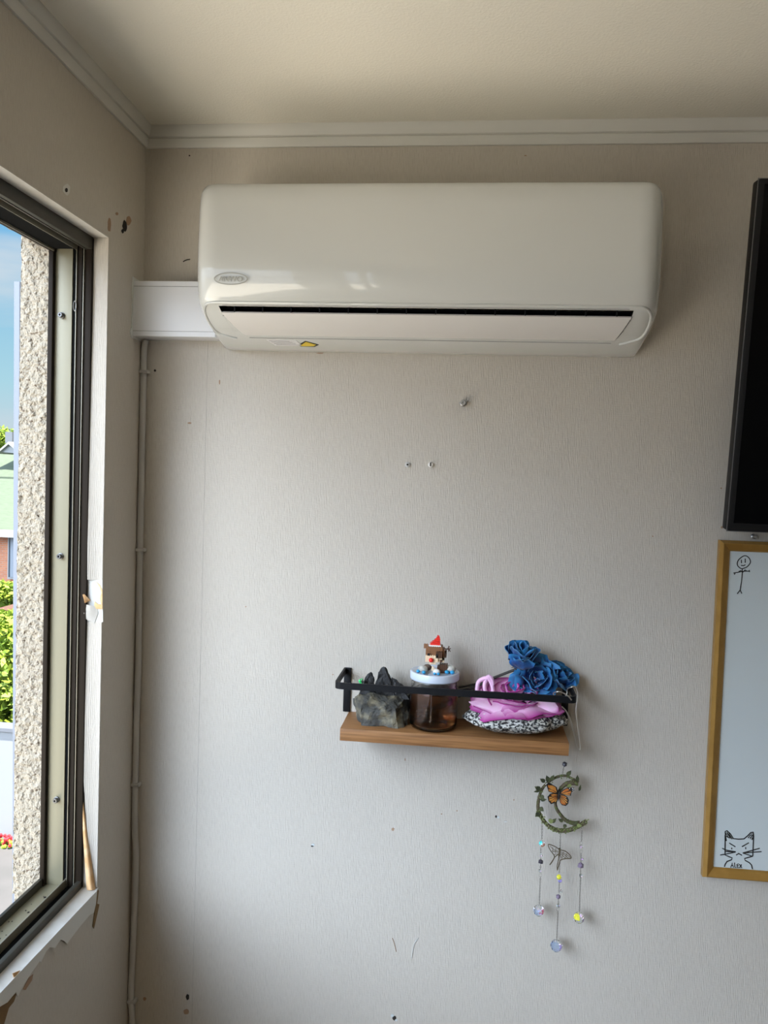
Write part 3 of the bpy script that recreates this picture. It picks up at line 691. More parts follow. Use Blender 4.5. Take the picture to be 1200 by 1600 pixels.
for s in (((745, 595), (747, 655)), ((812, 575), (812, 648)), ((740, 690), (780, 698), (815, 680)), ((762, 745), (762, 820), (750, 960), (725, 1115)), ((725, 1115), (675, 1175)), ((725, 1115), (755, 1172)),
          ((610, 822), (700, 808), (760, 795), (820, 790), (885, 790)), ((625, 850), (640, 825)), ((885, 805), (880, 770)), ((700, 800), (735, 778), (770, 810), (810, 768), (830, 785))):
    stroke(bm, [c4(*p) for p in s])
obj('stick_figure_drawing', bm, M['ink'], root, label='black marker stick figure')
bm = NB()
for s in (((490, 480), (475, 390), (470, 320), (500, 303), (560, 360), (610, 440), (700, 450), (790, 445), (850, 395), (910, 335), (945, 325), (955, 400), (950, 520), (940, 740)), ((470, 380), (470, 520), (468, 620), (470, 720), (540, 750), (590, 770), (580, 800), (500, 830), (470, 880), (458, 920)),
          ((940, 740), (870, 760), (800, 780), (810, 810), (880, 850), (920, 890), (935, 960))): stroke(bm, [c5(*p) for p in s], .0011, False)
for s in (((540, 515), (645, 580)), ((755, 578), (875, 510)), ((582, 595), (582, 622)), ((818, 585), (820, 620)), ((700, 685), (700, 700)), ((655, 722), (700, 695), (755, 725)),
          ((420, 605), (480, 635), (650, 665)), ((385, 720), (480, 705), (650, 668)), ((480, 660), (600, 665)), ((770, 685), (1060, 605)), ((770, 685), (1090, 662)), ((770, 685), (930, 740)),
          ((480, 350), (520, 420), (500, 330), (560, 440), (530, 350), (590, 450)), ((490, 400), (540, 430)), ((860, 430), (930, 340), (900, 450), (945, 350), (930, 460)), ((880, 390), (940, 380), (890, 430), (950, 430), (920, 460))): stroke(bm, [c5(*p) for p in s], .0010)
obj('cat_drawing', bm, M['ink'], root, label='black marker cat face with a name under it')
bm = NB()
for s in (((565, 935), (590, 850), (610, 935)), ((570, 900), (608, 900)), ((630, 850), (635, 930), (660, 932)), ((700, 870), (670, 880), (675, 935), (705, 932)), ((672, 905), (700, 900)), ((710, 875), (755, 940)), ((750, 880), (715, 940))): stroke(bm, [c5(*p) for p in s], .0009)
obj('name_lettering', bm, M['ink'], root, label='handwritten letters ALEX')
# screws
def wall_thing(name, px, py, r, d, m, label, cat='screw', extra=None):
    c = P(px, py, 0); root = thing(name, c, label, cat)
    bm = NB(); lathe(bm, [(r*1.15, 0), (r*1.15, d*.3), (r*.75, d*.35), (r*.7, d*.8), (r, d*.85), (r*.85, d), (r*.3, d), (r*.25, d*.9)], c, 20, Vector((0, -1, 0)))
    obj('head', bm, m, root); return root, c
r_, c = wall_thing('wall_hook', 724, 630, .0050, .014, M['steel'], 'small shiny metal hook screw just below the air conditioner', 'hook')
bm = NB(); tube(bm, [c+Vector((-.008, -.004, 0)), c+Vector((.009, -.006, .004))], .001, 6); obj('cross_pin', bm, M['steel'], r_)
r_, c = wall_thing('wall_plug', 637, 726, .0045, .003, M['cable'], 'flat grey round wall plug left of the pale plug', 'wall plug')
bm = NB(); lathe(bm, [(.0016, 0), (.0016, .0036)], c, 14, Vector((0, -1, 0))); obj('hole_centre', bm, M['hole'], r_)
r_, c = wall_thing('wall_plug', 673, 726, .0042, .006, M['white'], 'pale cracked wall plug right of the flat grey plug', 'wall plug')
bm = NB(); box(bm, c+Vector((-.0012, -.0066, -.003)), c+Vector((.0012, -.0052, .004))); obj('slot', bm, M['hole'], r_)
r_, c = wall_thing('hanging_screw', 1176, 838, .0035, .014, M['steel'], 'metal screw between the television and the whiteboard', 'screw')

# ================================================================== WALL SHELF
ZS = P(553, 1112, 0).z
q = ray(531, 1138); dfront = CY + q.y*((ZS-CZ)/q.z); print('shelf front depth', dfront)
YS = dfront
xl = P(531, 1148, YS).x; xr = P(889, 1172, YS).x; tb_ = P(710, 1150, YS).z - P(710, 1169.5, YS).z
root = thing('wall_shelf', ((xl+xr)/2, 0, ZS), 'small wooden wall shelf with a black metal guard rail', 'shelf')
part('board', [((xl, YS, ZS-tb_), (xr, 0, ZS))], M['wood'], root, .0008)
YR = YS-.008
ra = P(524, 1068, YR); rb = P(900, 1097, YR); zr = (ra.z+rb.z)/2; h2 = .0056
xa, xb2 = ra.x, rb.x
bw = .0030
bm = NB()
# flat bar rail: front run with rounded bends, side arms back to the wall, uprights down to the board
def flatbar(bm, pts, width, th, wd=Vector((0, 0, 1))):
    rings = []
    for i, p in enumerate(pts):
        t = (pts[min(i+1, len(pts)-1)]-pts[max(i-1, 0)]).normalized(); nn = t.cross(wd).normalized()
        rings.append([p+wd*width+nn*th, p-wd*width+nn*th, p-wd*width-nn*th, p+wd*width-nn*th])
    r = sweep(bm, None, rings); bm.faces.new(r[0]); bm.faces.new(r[-1][::-1])
cr_ = .010
def corner(cx, cy, a0, a1): return [Vector((cx+cr_*math.cos(t), cy+cr_*math.sin(t), zr)) for t in [a0+(a1-a0)*i/6 for i in range(7)]]
pts = [Vector((xa, -.003, zr))] + corner(xa+cr_, YR+cr_, math.pi, 1.5*math.pi) + corner(xb2-cr_, YR+cr_, 1.5*math.pi, 2*math.pi) + [Vector((xb2, -.003, zr))]
flatbar(bm, pts, h2, .0016)
obj('guard_rail', bm, M['iron'], root, ang=40)
for x, s in ((xa, 1), (xb2, -1)):
    part('rail_upright', [((x-.0016 if s > 0 else x-.010, -.0035, ZS-.0), (x+.0115 if s > 0 else x+.0016, 0, zr+h2))], M['iron'], root, .0006)
for i, (dx, dz) in enumerate(((.007, -.003),)):
    pass

# ------------------------------------------------------------------ things on the shelf
SHm = ZS
def zy(px, py, Y): return P(px, py, Y)
# jagged rock: grey lower mass, black upper peaks
Yk = YS*.52
root = thing('jagged_rock', Vector((P(595, 1120, Yk).x, Yk, ZS)), 'grey craggy rock with black pointed peaks at the left end of the shelf', 'rock')
def RP(px, py, Y): q = P(px, py, Y); return q
yf, yb_ = YS*.80, YS*.12
zbase = ZS
def GP(px, Y, z): q = P(px, 1125, Y); return Vector((q.x, Y, z))
bm = NB()
hp = []
for px, Y in ((566, yf*.95), (622, yf), (637, yf*.72), (638, yb_), (562, yb_), (560, yf*.6)): hp.append(GP(px, Y, zbase))
for px, Y, py in ((554, yf*.7, 1098), (553, yb_, 1092), (560, yf*.9, 1083), (600, yf*.8, 1085), (637, yf*.6, 1088), (640, yb_, 1085), (618, yf, 1108), (580, yf*.95, 1100), (556, yf*.8, 1110)): hp.append(P(px, py, Y))
hull(bm, hp, 3, .0075, 42, 3)
for v in bm.verts: v.co.z = max(v.co.z, ZS); 
for v in bm.verts:
    if v.co.y > -.002: v.co.y = -.002
obj('rock_mass', bm, M['rock'], root, ang=12)
def shard(pxs, pyt, pyb, Y, tw, seed):
    """pointed slab: base width pxs, top point(s)"""
    bm = NB(); a, b = pxs; pts = []
    for px, Yy in ((a, Y-.014), (b, Y-.014), (a, Y+.012), (b, Y+.012)): pts.append(P(px, pyb, Yy))
    for px, py in tw: pts += [P(px, py, Y-.003), P(px+1.5, py+1, Y+.004)]
    hull(bm, pts, 3, .0028, 110, seed); obj('black_peak', bm, M['coal'], root, ang=20, label='black pointed rock peak')
shard((560, 586), 0, 1090, Yk+.005, ((576, 1052), (580, 1049), (566, 1068), (583, 1058)), 1)
shard((580, 618), 0, 1090, Yk+.010, ((596, 1043), (600, 1041), (604, 1048), (590, 1056), (611, 1064)), 2)
shard((603, 638), 0, 1092, Yk+.012, ((612, 1058), (624, 1066), (634, 1076)), 5)
c = P(562.5, 1064, YS*.80)
bm = NB(); ball(bm, c, .0028, 2); box(bm, c+Vector((-.001, 0, -.006)), c+Vector((.003, .02, 0))); obj('green_bead', bm, M['green'], root, label='bright green bead')

# jar
Yc = YS*.56
jc = P(677, 1140, Yc); jr = (P(715, 1120, Yc).x-P(639, 1120, Yc).x)/2
jx = (P(715, 1120, Yc).x+P(639, 1120, Yc).x)/2; Yc = max(Yc, YS+jr+.002) if jr*2 < -YS else YS/2
ztop = P(677, 1047, Yc).z
H = ztop-ZS-.001; print('jar r', jr, 'H', H, 'depth', YS)
base = Vector((jx, Yc, ZS))
root = thing('glass_jar', base, 'glass jar of dark amber liquid with a white lid in the middle of the shelf', 'jar')
R = jr*.985
lh = .0125  # lid height
gp = [(R*.80, 0), (R*.93, .002), (R*.99, .008), (R, .018), (R, H*.62), (R*.985, H*.68), (R*.955, H*.72), (R*.965, H*.75), (R*.935, H*.78), (R*.955, H*.81), (R*.93, H*.84), (R*.93, H-.004)]
inn = [(r-.0022, h) for r, h in gp[::-1]]; inn[-1] = (R*.72, .005); inn[-2] = (R*.88, .006)
bm = NB(); lathe(bm, [(max(r, .001), h) for r, h in gp+inn], base, 56, capb=True, capt=True); obj('glass', bm, M['glass'], root, ang=50)
bm = NB(); lathe(bm, [(R*.70, .0055), (R*.87, .0065), (R*.955, .012), (R-.0020, .02), (R-.0020, H*.62), (R*.945, H*.665)], base, 48); obj('liquid', bm, M['amber'], root, ang=50, label='dark amber liquid')
bm = NB()
for k in range(5):
    a = k*1.3
    tube(bm, [base+Vector(((R*.3+.001*k)*math.cos(a+t*.25)*1.6, -R*.35+(R*.25)*math.sin(a+t*.3), .012+.009*k+.001*t)) for t in range(12)], .0035, 8, flat=.4)
obj('sediment', bm, M['pulp'], root)
LR = R*1.02
tilt = Vector((.03, 0, 1)).normalized()
bm = NB(); lathe(bm, [(LR*.97, -.001), (LR, 0), (LR*1.005, .0015), (LR, .003), (LR, .011), (LR*.985, .0125), (LR*.93, .0130), (LR*.91, .0122), (LR*.5, .0122), (.001, .0122)], base+Vector((0, 0, H-.0125)), 56); ld = obj('lid', bm, M['lid'], root, ang=50)
LZ = ZS+H-.0003

# reindeer figurine made of small bricks
s = .0036
Yd = Yc-.004
fc = P(684, 1044, Yd); fc.z = LZ
root = thing('reindeer_figurine', fc, 'brown brick-built reindeer figurine in a red hat on the jar lid', 'figurine')
def G(px, py): q = P(px, py, Yd); return q
def bricks(name, cells, m, x0, y0, z0_, parent=root, sz=s, studs=True, label=None):
    bm = NB()
    for (i, j, k) in cells:
        lo = Vector((x0+i*sz, y0+j*sz, z0_+k*sz)); box(bm, lo, lo+Vector((sz*.96, sz*.96, sz*.96)))
        if studs and (i, j, k+1) not in cells: lathe(bm, [(sz*.3, 0), (sz*.3, sz*.28)], lo+Vector((sz/2, sz/2, sz*.96)), 8)
    return obj(name, bm, m, parent, ang=30, label=label)
hx, hz = G(665, 1034).x, G(665, 1034).z; hy = Yd-.012
hz = max(hz, LZ)
head_b = [(i, j, k) for i in range(9) for j in range(7) for k in range(3, 8) if not (k == 7 and i in (0, 8)) and not (i in (0, 8) and j in (0, 6))]
face_c = [(i, j, k) for i in range(-0, 7) for j in range(0, 5) for k in range(0, 3)]
hd = bricks('head', head_b, M['brown'], hx, hy, hz)
bricks('muzzle', [(i, -1, k) for i in range(0, 6) for k in range(1, 4)] + [(i, j, k) for i in range(0, 9) for j in range(0, 5) for k in (1, 2)] + [(i, -1, 0) for i in range(2, 5)], M['cream'], hx, hy, hz)
bricks('cheek', [(i, -1, k) for i in (5, 6, 7) for k in (3, 4, 5)]+[(8, 0, 2), (9, 1, 3), (9, 1, 4), (9, 2, 3), (9, 2, 4), (9, 3, 5), (7, -1, 1)], M['dbrown'], hx, hy, hz)
bricks('eye', [(1, -1, 4)], M['ink'], hx, hy-.0003, hz, studs=False); bricks('eye', [(5, -2, 4)], M['ink'], hx, hy+.003, hz, studs=False)
bricks('ear', [(-1, 1, 8), (0, 1, 8), (0, 1, 9), (-1, 1, 9)], M['brown'], hx, hy, hz-s)
nz = G(674.5, 1028); nz.y = hy-s*1.6
bm = NB(); ball(bm, nz, .0040, 3); obj('nose', bm, M['red'], root, label='round red nose')
bricks('body', [(i, j, k) for i in range(-2, 4) for j in range(0, 4) for k in range(0, 4) if abs(i-.5)+k*.5 < 4], M['dbrown'], G(690, 1040).x, hy+.002, LZ)
bricks('paw', [(0, 0, 0), (1, 0, 0), (0, 0, 1)], M['cream'], G(675, 1040).x, hy-.002, LZ+.004)
hatc = Vector((hx+s*4.6, hy+s*3, hz+s*8))
bm = NB(); box(bm, hatc+Vector((-s*3.2, -s*2.6, 0)), hatc+Vector((s*2.6, s*2.6, s*.8)), .0006); hb = obj('hat_brim', bm, M['white'], root)
bm = NB()
for i, (a, dx) in enumerate(((2.6, .0), (2.1, .35), (1.55, .8), (1.0, 1.1), (.6, 1.2))):
    lo = hatc+Vector((dx*s, 0, s*.8+i*s*.85)); box(bm, lo+Vector((-a*s, -a*s*.8, 0)), lo+Vector((a*s*.8, a*s*.8, s*.82)))
    lathe(bm, [(s*.3, 0), (s*.3, s*.3)], lo+Vector((-a*s*.6, 0, s*.82)), 8)
obj('hat', bm, M['red'], root, label='stepped red hat')
an = Vector((hx+s*8, hy+s*3, hz+s*6.3))
bm = NB(); tube(bm, [an, an+Vector((.004, 0, .002)), an+Vector((.0125, -.001, .0015))], .0011, 6)
for k, (dx, dz) in enumerate(((.003, .005), (.0055, .002), (.005, -.0035), (.0015, .006), (.001, -.004))): tube(bm, [an+Vector((.007+.001*k, -.001, .0016)), an+Vector((.0085+dx, -.001, .0015+dz))], .0008, 6)
obj('antler', bm, M['dbrown'], root)

# tiny pebble animals with blue feet on the lid
def critter(px, py, bodyc, label, seed, blue, sc_=1.0, Yo=0.0):
    c = P(px, py, Yd+Yo); c.z = LZ+.0062*sc_
    root = thing('pebble_animal', Vector((c.x, c.y, LZ)), label, 'figurine', None)
    bm = NB(); ball(bm, c, .0072*sc_, 3, (1.15, .9, .85), jit=.04, seed=seed); obj('body', bm, bodyc, root)
    for dx, dy in blue:
        bm = NB(); ball(bm, Vector((c.x+dx*sc_, c.y+dy*sc_, LZ+.0028*sc_)), .0036*sc_, 2, (1, 1.1, .78)); obj('foot', bm, M['blue'], root)
    return c
critter(661, 1047, M['pebble'], 'pale pebble animal with blue feet at the left of the lid', 1, ((-.008, -.003), (.002, -.009)), 1.0, -.013)
critter(668, 1041, M['bpebble'], 'dark brown pebble animal behind the pale one on the lid', 2, (), .9, .004)
critter(704, 1043, M['pebble'], 'grey pebble animal with blue feet at the right of the lid', 3, ((-.005, -.007), (.003, -.0075)), 1.15, -.004)
critter(682, 1050, M['white'], 'white pebble animal with blue feet at the front of the lid', 5, ((-.004, -.006), (.005, -.006)), .75, -.020)

# speckled stone
yq = YS*.55
cL, cR = P(725, 1115, yq), P(883, 1128, yq); cc = (cL+cR)/2; rx = (cR.x-cL.x)/2
ztop_s = P(800, 1098, yq-.02).z
hh_ = (ztop_s - .004 - ZS)/2
root_s = NB()
vs = ball(root_s, (0, 0, 0), 1, 5)
for v in root_s.verts:
    x, y, z = v.co
    k = 1+.16*noise.noise(Vector((x*2.2, y*2.2, z+3)))+.07*noise.noise(Vector((x*5, y*5, z*5)))
    r2 = math.hypot(x, y)
    zz = z*(1-.25*max(0, x)) 
    if z < 0: zz = -abs(z)**1.0*(.95 if r2 < .55 else .95-(r2-.55)*.5)
    v.co = Vector((cc.x + x*rx*k, yq - .002 + y*(abs(YS)*.50)*k, ZS+hh_ + zz*hh_*1.0*(1+.08*noise.noise(Vector((x*4, y*4, 9))))))
for v in root_s.verts:
    if v.co.z < ZS: v.co.z = ZS
    if v.co.y > -.002: v.co.y = -.002
so = obj('speckled_stone', root_s, M['stone'], ang=60)
tag(so, 'flat black and white speckled stone under the pink rose', 'stone')

# roses
def petal(bm, lay, T, th0, wth, r, Hh, flare, seed, thick, ruff, nu=10, nv=9, tip=.25, cup=.5):
    """one petal: angle th0±wth/2, from the heart (v=0) to the rim (v=1)"""
    rnd = random.Random(seed); g = []
    for j in range(nv+1):
        v = .08+.92*j/nv; row = []
        for i in range(nu+1):
            u = i/nu*2-1
            a = th0+u*wth/2*(.35+.65*math.sin(min(1, v*1.25)*math.pi/2))
            rad = r*(math.sin(min(v, 1)*math.pi/2)**cup) + flare*max(0, v-.55)**2*4
            z = Hh*(v**1.15) - flare*max(0, v-.75)*1.6 - tip*Hh*abs(u)**3*v
            p = Vector((rad*math.cos(a), rad*math.sin(a), z))
            n1 = nvec(Vector((u*1.3+(seed%37)*3.1, v*2.2, seed%23)))*ruff*v*1.3
            n2 = nvec(Vector((u*4+seed%41, v*4, (seed*2)%29)))*ruff*.45*v*v
            row.append((p+n1+n2, max(v, abs(u)**4*v*1.0)))
        g.append(row)
    V = []
    for row in g:
        vr = []
        for p, e_ in row:
            v = bm.verts.new(T @ p); v[lay] = e_; vr.append(v)
        V.append(vr)
    fs = []
    for a, b in zip(V, V[1:]):
        for i in range(len(a)-1): fs.append(bm.faces.new((a[i], a[i+1], b[i+1], b[i])))
    return fs
def rose(name, c, axis, R_, Hh, mt, n, label, cat, seed=0, ruff=.003, thick=.0006, flare=.25, spin=2.4, cup=.5, sx=1.0, parent=None, openess=1.0, f0=0.0, wide=0.0, tip=.25):
    root = parent or thing(name, c, label, cat)
    q = axis.normalized().to_track_quat('Z', 'Y').to_matrix().to_4x4()
    T = Matrix.Translation(c) @ q @ Matrix.Diagonal((sx, 1, 1, 1))
    for k in range(n):
        f = f0+(1-f0)*(k+1)/n
        bm = NB(); lay = bm.verts.layers.float.new('edge')
        petal(bm, lay, T, k*spin+seed, (2.6-1.2*f)+wide, R_*(.10+.90*f**.9), Hh*(1-.30*f*openess), R_*flare*f, seed*17+k, thick, ruff*(.5+.5*f), cup=cup, tip=tip)
        bmesh.ops.recalc_face_normals(bm, faces=bm.faces)
        thicken(bm, thick)
        obj('petal', bm, mt, root, ang=70, recalc=False)
    return root
# big pink rose lying on the stone, facing forward and up
ztop_s -= .004
pc = P(802, 1112, YS*.50); pc.z = ztop_s+.002
pr_ = rose('pink_rose', pc, Vector((-.03, -.30, 1)), .047, .017, M['pinkp'], 12, 'large open pink rose with magenta edged petals on the speckled stone', 'flower', 3, .0105, .0018, .55, 2.4, .75, 1.25, openess=1.6, f0=.6, wide=.15, tip=.1)
rose('pink_rose', pc+Vector((0, -.003, .001)), Vector((-.06, -.50, 1)), .036, .034, M['pinkp'], 13, '', '', 7, .0055, .0016, .30, 2.3, .50, 1.22, parent=pr_, openess=.9, wide=.3)
def draped(up_, lo_, Y0, Y1, n=16, mrows=8, puff=.006):
    u_ = catmull([Vector((x, y, 0)) for x, y in up_], 8); l_ = catmull([Vector((x, y, 0)) for x, y in lo_], 8)
    bm = NB(); lay = bm.verts.layers.float.new('edge'); V = []
    for j in range(mrows+1):
        t = j/mrows; row = []
        for i in range(n+1):
            a = u_[int(i/n*(len(u_)-1))]; b = l_[int(i/n*(len(l_)-1))]; q = a+(b-a)*t; sd = abs(i/n*2-1)
            y_ = Y0+(Y1-Y0)*t - puff*math.sin(math.pi*t*.8)*(1-sd**2)+.002*noise.noise(Vector((i*.5, j*.6, up_[0][0])))
            v = bm.verts.new(P(q.x, q.y, y_)); v[lay] = max(t, sd**5*t); row.append(v)
        V.append(row)
    for a, b in zip(V, V[1:]):
        for i in range(n): bm.faces.new((a[i], a[i+1], b[i+1], b[i]))
    bmesh.ops.recalc_face_normals(bm, faces=bm.faces); thicken(bm, .0016)
    obj('petal', bm, M['pinkp'], pr_, ang=70)
draped([(732, 1096), (760, 1094), (800, 1098), (838, 1102)], [(740, 1103), (764, 1114), (786, 1130), (806, 1120)], YS*.78, YS*.93)
draped([(826, 1098), (845, 1094), (866, 1096)], [(832, 1111), (852, 1121), (870, 1116), (873, 1106)], YS*.72, YS*.84)
# a curled loop of petal at the left
lp_ = catmull([P(x, y, YS*.62) for x, y in ((745, 1082), (748, 1065), (763, 1060), (770, 1075), (768, 1084), (760, 1083), (757, 1070), (762, 1058), (768, 1060), (770, 1070))], 5)
bm = NB(); bm.verts.layers.float.new('edge'); tube(bm, lp_, .0035, 10, flat=1.6); obj('curled_petal', bm, M['pinkp'], pr_, ang=60)
# dried blue roses
def stem(root, pts, r=.0024):
    bm = NB(); tube(bm, catmull(pts, 6), r, 8); obj('stem', bm, M['stem'], root)
b1 = P(812, 1040, YS*.45)
r1 = rose('blue_rose', b1, Vector((.10, -.45, 1)), .027, .050, M['bluep'], 14, 'dried blue rose standing highest of the three', 'flower', 1, .0085, .0006, .15, 2.2, .42)
stem(r1, [P(812, 1044, YS*.45), P(795, 1050, YS*.45), P(765, 1062, YS*.35), P(740, 1074, YS*.28), P(716, 1080, YS*.2)])
bm = NB()
for k in range(4):
    a = k*1.6; d = Vector((math.cos(a)*.012, math.sin(a)*.012, -.004)); tube(bm, [b1, b1+d*.6+Vector((0, 0, .001)), b1+d*1.2], [.0022, .0018, .0004], 5)
obj('sepal', bm, M['twig'], r1)
b2 = P(838, 1062, YS*.42)
r2 = rose('blue_rose', b2, Vector((-.02, -.85, .42)), .036, .030, M['bluep'], 14, 'dried blue rose facing the room with its spiral centre showing', 'flower', 5, .0100, .0006, .30, 2.3, .6)
stem(r2, [P(838, 1062, YS*.35), P(800, 1066, YS*.25), P(760, 1074, YS*.2), P(716, 1088, YS*.12)])
b3 = P(868, 1066, YS*.28)
r3 = rose('blue_rose', b3, Vector((.40, -.35, .65)), .026, .034, M['bluep'], 11, 'dried blue rose at the right beside the wire', 'flower', 8, .0100, .0006, .25, 2.3, .5)
stem(r3, [P(866, 1068, YS*.2), P(800, 1060, YS*.12), P(750, 1068, YS*.10), P(716, 1074, YS*.1)], .002)

# bent silver wire over the rail
wp_ = [P(x, y, YR-.002) for x, y in ((893, 1094), (888, 1088), (878, 1082), (870, 1081), (866, 1086), (868, 1091), (876, 1093), (886, 1090), (888, 1080), (892, 1074), (898, 1073), (902, 1080), (902, 1092), (900, 1110), (902, 1130), (905, 1152), (907, 1168), (905, 1172), (902, 1166), (898, 1150), (892, 1128), (885, 1112), (878, 1104))]
for i in range(4, 9): wp_[i].y += .012
bm = NB(); tube(bm, catmull(wp_, 6), .0011, 8); o_ = obj('bent_wire', bm, M['wire']); tag(o_, 'thin silver wire bent over the right end of the shelf rail', 'wire')

# ================================================================== HANGING SUN CATCHER
Yh = YS*.30
hk = P(882, 1186, Yh); hk.z = ZS-tb_
root = thing('sun_catcher', hk, 'mossy crescent moon sun catcher hanging from the shelf end', 'sun catcher')
def H_(x, y, dy=0): return P(x, y, Yh+dy)
def chain(x0, y0, x1, y1, m=M['chain'], nm='chain'):
    a, b = H_(x0, y0), H_(x1, y1); n = max(2, int((b-a).length/.0026)); bm = NB()
    for i in range(n):
        p = a+(b-a)*((i+.5)/n); h = (b-a)/n*.62
        w_ = Vector((.0009, 0, 0)) if i % 2 else Vector((0, .0009, 0))
        tube(bm, [p-h, p-h*.4+w_, p+h*.4+w_, p+h, p+h*.4-w_, p-h*.4-w_], .00035, 4, closed=True)
    return obj(nm, bm, m, root)
bm = NB(); tube(bm, [hk+Vector((0, 0, .0005)), hk+Vector((0, 0, -.004)), H_(881, 1190)], .0006, 6)
tube(bm, [H_(881, 1190)+Vector((.0022*math.cos(t), 0, .0022*math.sin(t))) for t in [i*math.pi/6 for i in range(12)]], .0005, 5, closed=True); obj('hook', bm, M['wire'], root)
def bead(x, y, r, m, nm='bead', sub=1, sq=(1, .9, 1), jit=.25, label=None, seed=0):
    bm = NB(); ball(bm, H_(x, y), r*1.105e-3, sub, sq, jit=jit, seed=seed); return obj(nm, bm, m, root, ang=10, label=label)
bead(882, 1194, 4.3, M['dame'], label='dark violet bead'); chain(881, 1198, 879, 1209)
# crescent: an outer and an inner mossy twig
bm = NB()
outer = catmull([H_(x, y) for x, y in ((904, 1222), (895, 1217), (882, 1212), (868, 1215), (856, 1223), (847, 1233), (842, 1248), (841, 1264), (847, 1279), (858, 1291), (872, 1297), (888, 1297), (903, 1291), (917, 1283))], 6)
n = len(outer); rr = [(.0019+.0006*math.sin(math.pi*min(1, (i/n)*1.02))+.0034*max(0, i/n-.35)+.0008*noise.noise(Vector((i*.7, 0, 0)))) for i in range(n)]; rr[-1] = .001
tube(bm, outer, rr, 9); obj('outer_twig', bm, M['moss'], root, ang=50)
bm = NB()
inner = catmull([H_(x, y, -.002) for x, y in ((903, 1224), (890, 1223), (880, 1228), (873, 1238), (868, 1250), (869, 1262), (875, 1272), (883, 1281), (895, 1286), (906, 1286))], 6)
n = len(inner); tube(bm, inner, [(.0028+.0016*abs(i/n*2-1)**1.5+.0011*noise.noise(Vector((i*.9, 3, 0)))) for i in range(n)], 9); obj('inner_twig', bm, M['moss'], root, ang=50)
def leaf(x, y, ang, ln, wd, m):
    ln *= 1.05; wd *= 1.1
    bm = NB(); c = H_(x, y, -.006); d = Vector((math.cos(ang), -.15, math.sin(ang))).normalized(); nn = Vector((-d.z, 0, d.x))
    pts = []
    for t in (0, .15, .35, .6, .85): pts.append(c+d*ln*t+nn*wd*math.sin(math.pi*min(1, t+.05)**.8))
    pts.append(c+d*ln)
    for t in (.85, .6, .35, .15): pts.append(c+d*ln*t-nn*wd*math.sin(math.pi*min(1, t+.05)**.8))
    prism(bm, pts, (0, .0007, 0)); obj('leaf', bm, m, root, ang=None)
for x, y, a, l_, w_, m_ in ((858, 1222, 2.0, .013, .004, 'leaf'), (861, 1220, 1.2, .012, .0035, 'leaf'), (852, 1222, 2.6, .011, .0035, 'leaf'), (845, 1234, 2.7, .012, .004, 'leaf'), (843, 1236, 3.3, .010, .002, 'leaf'), (886, 1212, 1.0, .012, .0035, 'leaf'), (902, 1222, 1.6, .013, .003, 'leaf'),
                            (844, 1250, .2, .011, .003, 'leaf'), (843, 1262, -.6, .009, .004, 'leaf'), (843, 1270, 3.9, .010, .004, 'leaf'), (857, 1284, .4, .009, .0042, 'leafl'), (880, 1284, 2.6, .010, .003, 'leaf'), (884, 1288, 4.3, .008, .003, 'leaf'), (862, 1286, .9, .012, .003, 'leaf'),
                            (901, 1290, .1, .009, .003, 'leafl'), (846, 1242, 5.2, .009, .003, 'leaf'), (893, 1226, 3.6, .010, .003, 'leafl'), (905, 1236, 1.4, .012, .002, 'leaf'), (896, 1288, .8, .010, .0028, 'leaf')):
    leaf(x, y, a, l_, w_, M[m_])
bm = NB(); rnd = random.Random(5)
for i in range(0, len(outer), 1):
    if i/len(outer) > .55 or rnd.random() < .35:
        for k in range(3):
            c = outer[i]+Vector((rnd.uniform(-.004, .004), -.003+rnd.uniform(-.002, .001), rnd.uniform(-.004, .005))); ball(bm, c, rnd.uniform(.0007, .0016), 1)
obj('moss_tuft', bm, M['leafl'], root, kind='stuff')
# monarch butterfly on the crescent
def c6(x, y): return (820+x/10, 1180+y/10)
Yb = -.0145
bm = NB(); tube(bm, [H_(*c6(545, 560), Yb-.001), H_(*c6(532, 620), Yb-.002), H_(*c6(518, 720), Yb-.001)], [.0008, .0014, .0006], 8)
tube(bm, [H_(*c6(545, 562), Yb), H_(*c6(540, 520), Yb-.001)], .0003, 4)
bf = obj('butterfly', bm, M['wink'], root, label='orange and black monarch butterfly')
WG = {
 'a': ([(530, 590), (500, 500), (440, 465), (390, 430), (330, 440), (355, 520), (372, 570), (440, 590), (515, 610)], [[(500, 578), (480, 500), (430, 475), (360, 470), (370, 510)], [(380, 560), (368, 530), (430, 545), (490, 590), (440, 580)]]),
 'b': ([(525, 610), (450, 590), (395, 605), (355, 650), (370, 720), (410, 765), (470, 745), (510, 700), (535, 640)], [[(515, 620), (450, 605), (405, 620), (430, 640)], [(505, 632), (425, 650), (380, 650), (378, 680)], [(505, 645), (380, 690), (385, 715), (420, 710)], [(505, 660), (405, 725), (420, 745), (450, 730)], [(508, 672), (465, 722), (470, 735), (490, 718)]]),
 'c': ([(540, 600), (600, 540), (670, 505), (770, 510), (775, 545), (730, 580), (720, 635), (650, 625), (560, 615)], [[(560, 598), (610, 550), (665, 520), (700, 545), (640, 570)], [(575, 605), (650, 578), (722, 560), (715, 600)], [(600, 610), (660, 605), (710, 615), (700, 628), (650, 618)]]),
 'd': ([(540, 615), (620, 625), (665, 650), (690, 700), (680, 760), (640, 795), (580, 780), (550, 740), (530, 670)], [[(552, 628), (610, 636), (655, 660), (640, 670)], [(552, 636), (640, 680), (668, 705), (655, 712)], [(550, 645), (650, 722), (668, 745), (650, 750)], [(548, 655), (630, 740), (640, 775), (620, 770)], [(545, 668), (605, 750), (615, 778), (590, 765)], [(542, 685), (580, 745), (585, 768), (565, 745)]])}
